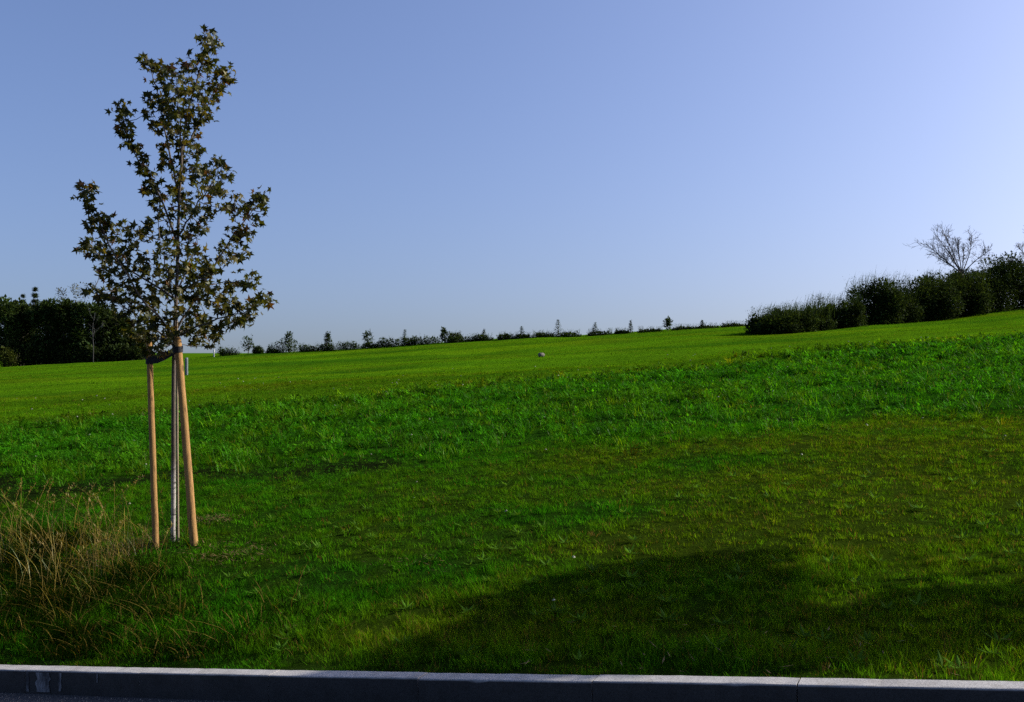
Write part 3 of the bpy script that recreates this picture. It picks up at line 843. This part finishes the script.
band([pl + (.02, .035, 0), P(160, 357, 10.72), P(171, 353, 10.76), pr + (-.02, .035, 0)], .08, .006, 'band')

# ------------------------------------------------------------------ foliage generators for the distance
def cloud(acc, blobs, n, size, cols, flat=1.0, shell=.55):
    """leaf sprays through a set of ellipsoids (centre, radii)"""
    vol = np.array([b[1][0] * b[1][1] * b[1][2] for b in blobs]) ** .8
    which = rng.choice(len(blobs), n, p=vol / vol.sum())
    C = np.array([b[0] for b in blobs])[which]; Rr = np.array([b[1] for b in blobs])[which]
    d = rng.normal(0, 1, (n, 3)); d /= np.linalg.norm(d, axis=1)[:, None]
    rad = shell + (1.08 - shell) * rng.random(n) ** .6 + np.abs(rng.normal(0, .10, n))
    pos = C + d * Rr * rad[:, None]
    cols = np.asarray(cols)
    c = cols[rng.integers(0, len(cols), n)] * rng.uniform(.6, 1.35, (n, 1))
    yaw = np.arctan2(d[:, 1], d[:, 0]) + rng.normal(0, .9, n); pit = np.clip(d[:, 2] * .8 + rng.normal(0, .5, n), -1.3, 1.4)
    s = size * rng.uniform(.5, 1.5, n)
    put(acc, leaf_cards(pos, s * 1.3, s * .8, yaw, pit, c))

def branchy(acc, p, d, ln, r, depth, spread=.5, up=.15, n=(2, 4), rmin=.008, sides=5):
    steps = 4; pts = [np.array(p, float)]
    dd = np.array(d, float)
    for i in range(steps):
        dd = dd + rng.normal(0, .10, 3) + np.array([0, 0, up * .15]); dd /= np.linalg.norm(dd)
        pts.append(pts[-1] + dd * ln / steps)
    pts = np.array(pts)
    tube(acc, pts, np.linspace(r, max(r * .5, rmin * .7), steps + 1), sides if depth > 1 else 3)
    if depth <= 0: return
    for k in range(rng.integers(*n) + (1 if depth > 1 else 0)):
        u = rng.uniform(.35, 1.0); i = min(int(u * steps), steps - 1)
        q = pts[i] + (pts[i + 1] - pts[i]) * (u * steps - i)
        nd = dd + rng.normal(0, spread, 3) + np.array([0, 0, up]); nd /= np.linalg.norm(nd)
        branchy(acc, q, nd, ln * rng.uniform(.5, .75), max(r * .55, rmin), depth - 1, spread, up, n, rmin, sides)

def ground_at(x, y): return float(terrain(np.array([x]), np.array([y]))[0])

G_DARK = [(.018, .030, .008), (.026, .044, .009), (.013, .023, .007), (.038, .056, .010)]
G_MID = [(.030, .052, .011), (.042, .068, .012), (.020, .037, .010)]
G_OLIVE = [(.045, .058, .018), (.060, .070, .020), (.034, .045, .016)]
G_PALE = [(.080, .085, .050), (.10, .10, .06), (.06, .06, .036)]

def broadleaf(name, px, Y, top_px, width_px, label, cat, group, cols, n=1500, card=.30, mat=None, bottom=.05, trunk_r=.14, shell=.5):
    x = (px - 512) * Y / F; z0 = ground_at(x, Y)
    ztop = CAMZ + (351 - top_px) * Y / F; H = ztop - z0; Wd = width_px * Y / F
    root = empty(name, (x, Y, z0), label, cat, group)
    tr = Acc()
    tube(tr, smooth_path([(0, 0, -.1), (rng.normal(0, .1), rng.normal(0, .1), H * .4), (rng.normal(0, .15), 0, H * .8)], 8), np.linspace(trunk_r, trunk_r * .25, 8), 7)
    for k in range(5):
        a = rng.uniform(0, 6.28)
        branchy(tr, (0, 0, H * rng.uniform(.25, .5)), (math.cos(a) * .8, math.sin(a) * .8, .7), Wd * .38, trunk_r * .4, 1, .5, .2)
    obj('trunk', tr.mesh('trunk', True), M_BARK, root)
    blobs = [((0, 0, H * .55), (Wd * .38, Wd * .38, H * .36))]
    nb = 13
    for k in range(nb):
        a = rng.uniform(0, 6.28); u = bottom + (1 - bottom) * rng.random() ** .8
        prof = math.sin(math.pi * min(1, max(.12, .12 + .80 * u))) ** .6
        rr = Wd * .5 * prof * rng.uniform(.45, .8)
        s = Wd * rng.uniform(.14, .24)
        zc = min(H * u, H - s * .75)
        blobs.append(((math.cos(a) * rr, math.sin(a) * rr, max(zc, s * .6)), (s, s, s * rng.uniform(.7, 1.1))))
    cr = Acc(); cloud(cr, blobs, n, card, cols, shell=shell)
    obj('crown', cr.mesh('crown'), mat or M_FOREST, root)
    return root

def conifer(name, px, Y, top_px, width_px, label, cat, group, cols, n=900, card=.28, mat=None, z_under=0, power=1.0):
    x = (px - 512) * Y / F; z0 = ground_at(x, Y) - z_under
    ztop = CAMZ + (351 - top_px) * Y / F; H = ztop - z0; Wd = width_px * Y / F
    root = empty(name, (x, Y, z0), label, cat, group)
    tr = Acc(); tube(tr, [(0, 0, -.1), (0, 0, H * .5), (0, 0, H * .985)], [H * .016 + .02, H * .01 + .01, .012], 6)
    obj('trunk', tr.mesh('trunk', True), M_BARK, root)
    u = rng.random(n) ** .75; lay = np.floor(u * 13) / 13 + rng.uniform(0, .045, n)
    zz = H * (.08 + .92 * lay); a = rng.uniform(0, 6.28, n)
    r = Wd * .5 * (1 - lay * .97) ** power * rng.random(n) ** .5 * rng.choice([.7, 1.0, 1.15], n)
    pos = np.stack([np.cos(a) * r, np.sin(a) * r, zz - r * .22], -1)
    c = np.asarray(cols)[rng.integers(0, len(cols), n)] * rng.uniform(.6, 1.3, (n, 1))
    s = card * rng.uniform(.5, 1.3, n) * (1 - .5 * lay)
    cr = Acc(); put(cr, leaf_cards(pos, s * 1.5, s * .55, a + rng.normal(0, .4, n), rng.normal(-.15, .35, n), c))
    obj('crown', cr.mesh('crown'), mat or M_FOREST, root)
    return root

def bush(name, px, Y, top_px, width_px, label, cat, group, cols, n=700, card=.13, mat=None, shoots=20, shoot_len=.5, sink=0.0, base_px=None, depth=None):
    x = (px - 512) * Y / F; z0 = ground_at(x, Y) - sink
    ztop = CAMZ + (351 - top_px) * Y / F; H = max(.35, ztop - z0); Wd = width_px * Y / F
    root = empty(name, (x, Y, z0), label, cat, group)
    dp = depth or max(Wd * .6, H * .6)
    blobs = [((0, 0, H * .42), (Wd * .46, dp * .46, H * .44))]
    for k in range(16):
        s = min(Wd, H) * rng.uniform(.10, .30)
        blobs.append(((rng.uniform(-.44, .44) * Wd, rng.uniform(-.4, .4) * dp, rng.uniform(.3, .88) * H), (s * 1.1, s, s * .9)))
    cr = Acc(); cloud(cr, blobs, n, card, cols, shell=.35)
    # foliage right down to the ground
    m = n // 2
    pos = np.stack([rng.uniform(-.50, .50, m) * Wd, rng.uniform(-.47, .47, m) * dp, rng.uniform(0, .5, m) * H], -1)
    put(cr, leaf_cards(pos, card * rng.uniform(.8, 1.8, m), card * rng.uniform(.4, 1, m), rng.uniform(0, 6.28, m), rng.uniform(-.3, 1, m), np.asarray(cols)[rng.integers(0, len(cols), m)] * rng.uniform(.6, 1.2, (m, 1))))
    if shoots:
        m = shoots
        pos = np.stack([rng.uniform(-.48, .48, m) * Wd, rng.uniform(-.4, .4, m) * dp, rng.uniform(.55, .85, m) * H], -1)
        cc = np.asarray(cols)[rng.integers(0, len(cols), m)] * rng.uniform(.9, 1.6, (m, 1))
        put(cr, blades(pos, shoot_len * rng.uniform(.5, 1.2, m), np.full(m, card * .22), rng.uniform(.0, .6, m), rng.uniform(-.5, .9, m), cc, 3, cc))
        k2 = m * 4
        pos = np.repeat(pos, 4, 0) + np.stack([rng.normal(0, .06, k2), rng.normal(0, .06, k2), rng.uniform(.1, .8, k2) * shoot_len], -1)
        put(cr, leaf_cards(pos, card * rng.uniform(.5, 1.1, k2), card * rng.uniform(.2, .4, k2), rng.uniform(0, 6.28, k2), rng.uniform(.2, 1.3, k2), np.repeat(cc, 4, 0)))
    st = Acc()
    for k in range(5):
        branchy(st, (0, 0, -.05), (rng.normal(0, .6), rng.normal(0, .3), .8), H * .6, .03, 1, .4, .3)
    obj('stem', st.mesh('stem', True), M_BARK, root)
    obj('foliage', cr.mesh('foliage'), mat or M_HEDGE, root)
    return root

# ------------------------------------------------------------------ wood at the left
FG = 'trees of the wood at the left edge'
for px, Y, top, w, lab, cols, n in [
    (-22, 133, 296, 40, 'dark broad tree at the very edge of the wood', G_DARK, 4200),
    (4, 131, 295, 30, 'tall dark tree at the wood\'s outer end beside the pointed fir', G_MID, 4200),
    (20, 133, 299, 28, 'dense dark green tree with rounded top left of the pointed fir', G_DARK, 4000),
    (46, 132, 300, 30, 'dark round-topped tree right of the pointed fir', G_MID, 4200),
    (64, 131, 302, 28, 'dark green tree below the pale thin-leaved tree', G_DARK, 4200),
    (84, 131, 301, 30, 'dark tree with lighter green top in front of a grey trunk', G_MID, 4200),
    (104, 132, 306, 28, 'dark tree behind the sapling\'s lowest left leaves', G_DARK, 4000),
    (122, 133, 318, 26, 'lower dark tree near the inner end of the wood', G_DARK, 3600),
    (138, 134, 332, 22, 'smallest dark tree ending the wood behind the left stake', G_MID, 3000)]:
    broadleaf('broadleaf_tree', px, Y, top, w, lab, 'tree', FG, cols, n, .34, bottom=.02)
for px, Y, top, w, lab, cols, n in [
    (10, 142, 300, 40, 'tree filling the gap behind the outermost dark trees', G_DARK, 3200),
    (40, 143, 304, 40, 'shaded tree in the back row behind the pointed fir', G_DARK, 3200),
    (72, 143, 305, 40, 'shaded tree in the back row below the pale crown', G_DARK, 3200),
    (100, 142, 310, 36, 'shaded tree in the back row behind the lighter green top', G_DARK, 3200),
    (126, 142, 326, 30, 'shaded low tree in the back row at the wood\'s inner end', G_DARK, 1200)]:
    broadleaf('broadleaf_tree', px, Y, top, w, lab, 'tree', FG, cols, n, .4, bottom=.0)
conifer('fir_tree', 35, 136, 285, 17, 'pointed dark fir standing above the wood', 'tree', FG, G_DARK, 2200, .5)
conifer('fir_tree', 23, 137, 292, 14, 'shorter fir tip just left of the tallest fir', 'tree', FG, G_DARK, 1800, .45)
for px, top, w, lab in [(78, 285, 24, 'pale thin-leaved tree rising above the dark wood'), (62, 289, 18, 'smaller pale bare-twigged tree above the wood')]:
    r_ = broadleaf('thin_leaved_tree', px, 140, top, w, lab, 'tree', FG, G_PALE, 900, .19, bottom=.5, shell=.15)
bush('shrub', 8, 127, 348, 16, 'yellow-green shrub at the foot of the dark wood', 'shrub', None, [(.060, .075, .012), (.045, .06, .010)], 900, .2, shoots=0)
for px, w, top, lab in [(35, 34, 345, 'dark undergrowth shrub beside the yellow-green shrub'), (65, 34, 345, 'dark undergrowth shrub left of the grey trunk'), (100, 34, 346, 'dark undergrowth shrub right of the grey trunk'), (130, 28, 346, 'dark undergrowth shrub behind the left stake')]:
    bush('shrub', px, 130.5, top, w * 1.25, lab, 'shrub', 'undergrowth of the wood', G_DARK, 2200, .26, M_FOREST, 0)
# grey trunk in front of the wood
x = (93 - 512) * 128 / F; zg = ground_at(x, 128)
a = Acc(); tube(a, smooth_path([(0, 0, -.1), (.05, 0, 2), (-.05, 0, 4.5), (.1, .4, 6.5)], 9), np.linspace(.07, .03, 9), 7)
for k in range(6): branchy(a, (0, 0, 3.2 + .5 * k), (rng.normal(0, .6), rng.normal(0, .6), .6), 1.5, .04, 1, .5, .1)
o = obj('dead_trunk', a.mesh('dead_trunk', True), M_DEAD); o.location = (x, 128, zg)
tag(o, 'thin grey bare trunk standing in front of the dark wood', 'tree')

# ------------------------------------------------------------------ hedge and saplings along the crest
CG = 'hedge bushes along the crest'; SG = 'saplings along the crest'
def crest_at(px):
    Y = 100.0
    for _ in range(8): Y = float(crest_y((px - 512) * Y / F))
    return Y - 4
for px, w, top, lab, cols, sh in [
    (229, 22, 346, 'dark crest bush beside the white post', G_DARK, 6),
    (258, 12, 345, 'low crest bush right of the first round sapling', G_DARK, 4),
    (273, 12, 348, 'low lighter green crest bush before the large round one', G_OLIVE, 4),
    (283, 27, 338, 'large rounded bluish crest bush', G_MID, 4),
    (309, 20, 344, 'crest bush just right of the large rounded one', G_DARK, 8),
    (326, 19, 343, 'crest bush under the slim sapling', G_DARK, 8),
    (348, 25, 341, 'long crest bush before the round-headed sapling', G_DARK, 8),
    (371, 20, 341, 'crest bush at the foot of the round-headed sapling', G_DARK, 6),
    (390, 19, 337, 'domed crest bush left of the conical sapling', G_DARK, 6),
    (408, 18, 336, 'olive crest bush around the conical sapling', G_MID, 6),
    (428, 26, 335, 'broad domed crest bush right of the conical sapling', G_DARK, 6),
    (455, 13, 331, 'twiggy half-bare crest bush', G_PALE, 14),
    (459, 28, 335, 'crest bush below the twiggy half-bare one', G_DARK, 10),
    (482, 22, 334, 'crest bush with a small pointed top', G_DARK, 10),
    (506, 16, 333, 'small round crest bush alone on the crest', G_DARK, 8),
    (522, 18, 333, 'crest bush under the spire-shaped sapling', G_DARK, 8),
    (543, 24, 331.5, 'low crest bush left of the tallest tiered sapling', G_DARK, 12),
    (568, 24, 331, 'low crest bush right of the tallest tiered sapling', G_DARK, 12),
    (600, 26, 330, 'thin strip of crest growth under the slight sapling', G_DARK, 14),
    (622, 16, 329.5, 'thin strip of crest growth before the pole-thin sapling', G_DARK, 12),
    (650, 24, 328, 'wispy crest growth before the last bushy sapling', G_DARK, 16),
    (683, 20, 326, 'wispy crest growth just after the last bushy sapling', G_DARK, 16),
    (706, 26, 325, 'wispy crest growth around the last thin sapling', G_DARK, 16),
    (734, 26, 324, 'wispy crest growth meeting the big hedge', G_DARK, 16)]:
    bush('hedge_bush', px, crest_at(px) + rng.uniform(0, 1), top + 1.5, w * rng.uniform(.9, 1.1), lab, 'bush', CG, G_MID + cols[:1], 1000, .13, None, sh * 3, .5, sink=.1)
for px, w, top, lab, kind in [
    (248, 11, 336, 'first round-crowned crest sapling beyond the dark bush', 'b'),
    (289, 8, 332, 'small upright sapling on top of the large rounded bush', 'b'),
    (327.5, 7, 332, 'slim oval crest sapling between two bushes', 'b'),
    (367.5, 10, 331, 'round-headed crest sapling on a clear stem', 'b'),
    (405, 9, 329, 'conical crest sapling in the olive bush', 'c'),
    (444, 7, 328, 'small oval crest sapling left of the twiggy bush', 'b'),
    (484, 8, 329, 'small pointed crest sapling among dark bushes', 'c'),
    (521.5, 9, 326, 'spire-shaped crest sapling near the field stone', 'c'),
    (558, 11, 319, 'tallest tiered crest sapling like a small fir', 'c'),
    (595, 7, 322, 'slight crest sapling right of the tallest tiered one', 'c'),
    (630.5, 4, 320, 'pole-thin sapling on the crest', 'c'),
    (668, 9, 318, 'last bushy crest sapling', 'b'),
    (702, 4, 320, 'last thin crest sapling before the big hedge', 'c')]:
    Y = crest_at(px) + .5
    if kind == 'b': broadleaf('sapling_tree', px, Y, top, w, lab, 'sapling', SG, G_MID, 320, .17, M_HEDGE, .38, .05, .3)
    else: conifer('sapling_tree', px, Y, top, w, lab, 'sapling', SG, G_MID, 300, .20, M_HEDGE)

# ------------------------------------------------------------------ big hedge at the right
HG = 'hedge shrubs along the field edge'
def hedge_y(px): return 65 + (px - 750) / 274 * 19
for px, w, top, lab, n, sh, sl in [
    (773, 34, 313, 'low end shrub of the dark field hedge', 2600, 60, .9),
    (786, 36, 309, 'low dark shrub second from the hedge\'s open end', 2800, 60, .8),
    (806, 34, 309, 'feathery low hedge shrub with upright shoots', 2600, 90, 1.0),
    (834, 38, 303, 'grassy-topped hedge shrub left of the tall clump', 3000, 120, 1.2),
    (874, 36, 283, 'tall round hedge clump with spiky leading shoots', 4200, 110, 1.5),
    (899, 24, 290, 'lower hedge shrub filling the dip behind the round clump', 2600, 60, 1.0),
    (924, 40, 274, 'dark hedge shrub just left of the bare tree', 4200, 70, .9),
    (952, 42, 269, 'dark hedge shrub around the bare tree\'s foot', 4200, 70, .9),
    (982, 40, 267, 'dark hedge shrub right of the bare tree', 4200, 70, .9),
    (1012, 44, 256, 'tallest dark hedge shrub at the photo edge', 4600, 60, .9),
    (1046, 50, 255, 'dark hedge shrub reaching out of the frame', 3600, 40, .9),
    (1090, 60, 256, 'dark hedge shrub beyond the frame edge', 3000, 30, .9)]:
    bush('hedge_shrub', px, hedge_y(px) + 2.0, top + 2, w * 1.38, lab, 'shrub', HG, G_DARK + G_MID[:1] if px > 890 else G_DARK + G_MID, int(n * 2.8), .14, None, int(sh * 2.4), sl * 1.15, depth=4.0)

def bare_tree(px, Y, base_px, lab, limbs_, name='bare_tree'):
    x = (px - 512) * Y / F; z0 = ground_at(x, Y)
    root = empty(name, (x, Y, z0), lab, 'tree')
    o = np.array([x, Y, z0])
    tr = Acc(); zf = CAMZ + (351 - base_px) * Y / F - z0
    tube(tr, smooth_path([(0, 0, -.1), (.06, 0, zf * .5), (0, 0, zf)], 7), np.linspace(.16, .11, 7), 8)
    obj('trunk', tr.mesh('trunk', True), M_TWIG, root)
    for tgt in limbs_:
        e = np.array([(tgt[0] - 512) * Y / F, Y + rng.normal(0, .8), CAMZ + (351 - tgt[1]) * Y / F]) - o
        s = np.array([0, 0, zf])
        m_ = (s + e) / 2 + np.array([rng.normal(0, .1), 0, .15])
        pth = smooth_path([s, m_, e], 9)
        a = Acc(); tube(a, pth, np.linspace(.05, .011, 9), 5)
        ln = np.linalg.norm(e - s)
        for k in range(20):
            u = rng.uniform(.25, 1.0); i = min(int(u * 8), 7)
            q_ = pth[i] + (pth[i + 1] - pth[i]) * (u * 8 - i)
            d = (e - s) / ln + rng.normal(0, .45, 3) + np.array([0, 0, .2])
            branchy(a, q_, d / np.linalg.norm(d), ln * rng.uniform(.12, .27), .017, 2, .45, .1, (2, 3), .010)
        obj('limb', a.mesh('limb', True), M_TWIG, root)
bare_tree(962, 82, 274, 'leafless tree with fanning branches rising from the dark hedge',
          [(922, 244), (930, 256), (934, 237), (944, 231), (957, 240), (974, 236), (982, 252), (964, 250), (950, 250)])
bare_tree(1030, 84, 268, 'second leafless tree cut by the photo edge above the hedge', [(1012, 262), (1020, 246), (1030, 236), (1044, 244), (1052, 258)])

# ------------------------------------------------------------------ stone and posts in the field
gx, gy, gzv = at_px(541, 357)
a = Acc(); nu, nv = 12, 8; V = []
for i in range(nv + 1):
    for j in range(nu):
        th_, ph = math.pi * i / nv, 2 * math.pi * j / nu
        r_ = 1 + .16 * math.sin(3 * ph + 1) * math.sin(th_) + .1 * math.sin(5 * ph + 2 * th_)
        V.append((.17 * r_ * math.sin(th_) * math.cos(ph), .15 * r_ * math.sin(th_) * math.sin(ph), .10 + .12 * r_ * math.cos(th_)))
Q = [(i * nu + j, i * nu + (j + 1) % nu, (i + 1) * nu + (j + 1) % nu, (i + 1) * nu + j) for i in range(nv) for j in range(nu)]
a.add(V, Q)
o = obj('field_stone', a.mesh('field_stone', True), M_STONE); o.location = (gx, gy, gzv)
tag(o, 'single pale stone lying in the mown field', 'stone')
gx, gy, gzv = at_px(214, 357)
post('marker_post', (gx, gy, gzv - .05), (gx, gy, gzv + .8), .075, .07, M_WHITEP, 'small white post at the end of the crest hedge', 'post')
gx, gy, gzv = at_px(186.5, 375)
o = post('marker_post', (gx, gy, gzv - .05), (gx, gy, gzv + 1.05), .09, .09, M_GREYP, 'blue-grey post in the field just right of the thicker stake', 'post')

# ------------------------------------------------------------------ roadside tree right of the frame that throws the shade on the verge
x, y = 9.50, 9.0
zg_ = ground_at(x, y)
shade = empty('roadside_tree', (x, y, zg_), 'roadside tree beyond the right edge whose shadow falls on the verge', 'tree')
a = Acc(); tube(a, smooth_path([(0, 0, -.1), (.04, .02, 2), (0, 0, 4.9)], 8), np.linspace(.075, .02, 8), 8)
branchy(a, (0, 0, 2.3), (-.5, -.75, .55), 1.5, .04, 2, .35, .2)
branchy(a, (0, 0, 2.9), (.4, .6, .8), 1.3, .035, 2, .35, .2)
obj('trunk', a.mesh('trunk', True), M_BARK, shade)
a = Acc()
cloud(a, [((0, 1.2, 3.95), (.26, .30, .36)), ((.1, .65, 4.1), (.34, .36, .40)), ((0, .05, 4.2), (.42, .48, .46)), ((0, -.5, 4.5), (.42, .46, .42)), ((0, -.8, 4.7), (.26, .28, .28)), ((.5, -1.6, 3.2), (.36, .28, .16)), ((.2, -1.45, 3.7), (.26, .22, .2)),
          ((.7, -1.0, 3.25), (.32, .34, .16)), ((.3, -.7, 2.95), (.2, .3, .12)), ((0, -.5, 3.9), (.24, .28, .28)), ((0, -1.0, 3.65), (.22, .26, .24)), ((0, -.4, 3.1), (.14, .18, .12)), ((0, -.6, 3.45), (.18, .20, .18)), ((.1, -1.05, 3.15), (.14, .2, .14)),
          ((0, .95, 4.35), (.20, .22, .2)), ((.1, -1.2, 4.2), (.2, .16, .16)), ((0, -1.35, 3.4), (.14, .18, .14))], 19000, .11, G_DARK, shell=.0)
obj('crown', a.mesh('crown'), M_FOREST, shade)

# ------------------------------------------------------------------ light, sky, camera
SUN_AZ = R(76)       # clockwise from the view direction (+Y)
SUN_EL = R(28)
sd = bpy.data.lights.new('sun', 'SUN'); sd.energy = 5.0; sd.angle = R(.53); sd.color = (1.0, .93, .82)
so = bpy.data.objects.new('sun', sd); COL.objects.link(so)
so.rotation_euler = (math.pi / 2 - SUN_EL, 0, -SUN_AZ + math.pi)
so.location = (30, 0, 30)
w = bpy.data.worlds.new('World'); SC.world = w; w.use_nodes = True
nt = w.node_tree
for n in list(nt.nodes): nt.nodes.remove(n)
sky = N(nt, 'ShaderNodeTexSky'); sky.sky_type = 'NISHITA'; sky.sun_disc = False
sky.sun_elevation = SUN_EL; sky.sun_rotation = SUN_AZ
sky.altitude = 200; sky.air_density = 1.0; sky.dust_density = 4.0; sky.ozone_density = 2.0
stc = N(nt, 'ShaderNodeTexCoord'); sad = N(nt, 'ShaderNodeVectorMath', operation='ADD'); sad.inputs[1].default_value = (0, 0, .07)
snm = N(nt, 'ShaderNodeVectorMath', operation='NORMALIZE')
L(nt, stc.outputs['Generated'], sad.inputs[0]); L(nt, sad.outputs[0], snm.inputs[0]); L(nt, snm.outputs[0], sky.inputs[0])
bg = N(nt, 'ShaderNodeBackground'); bg.inputs['Strength'].default_value = .0615
out = N(nt, 'ShaderNodeOutputWorld')
tint = mix_rgb(nt, 1.0, sky.outputs[0], (1.43, 1.49, 1.88), 'MULTIPLY')
L(nt, tint, bg.inputs[0]); L(nt, bg.outputs[0], out.inputs[0])

cd = bpy.data.cameras.new('camera'); co = bpy.data.objects.new('camera', cd); COL.objects.link(co)
co.location = (0, 0, CAMZ); co.rotation_euler = (math.pi / 2, 0, 0)
cd.sensor_width = 36; cd.lens = 36 * F / 1024; cd.clip_end = 8000; cd.clip_start = .05
SC.camera = co
SC.render.engine = 'CYCLES'
SC.cycles.use_denoising = False
SC.cycles.max_bounces = 6; SC.cycles.transmission_bounces = 4; SC.cycles.diffuse_bounces = 3; SC.cycles.glossy_bounces = 2
SC.view_settings.view_transform = 'Standard'; SC.view_settings.look = 'None'
SC.view_settings.exposure = .7; SC.view_settings.gamma = 1
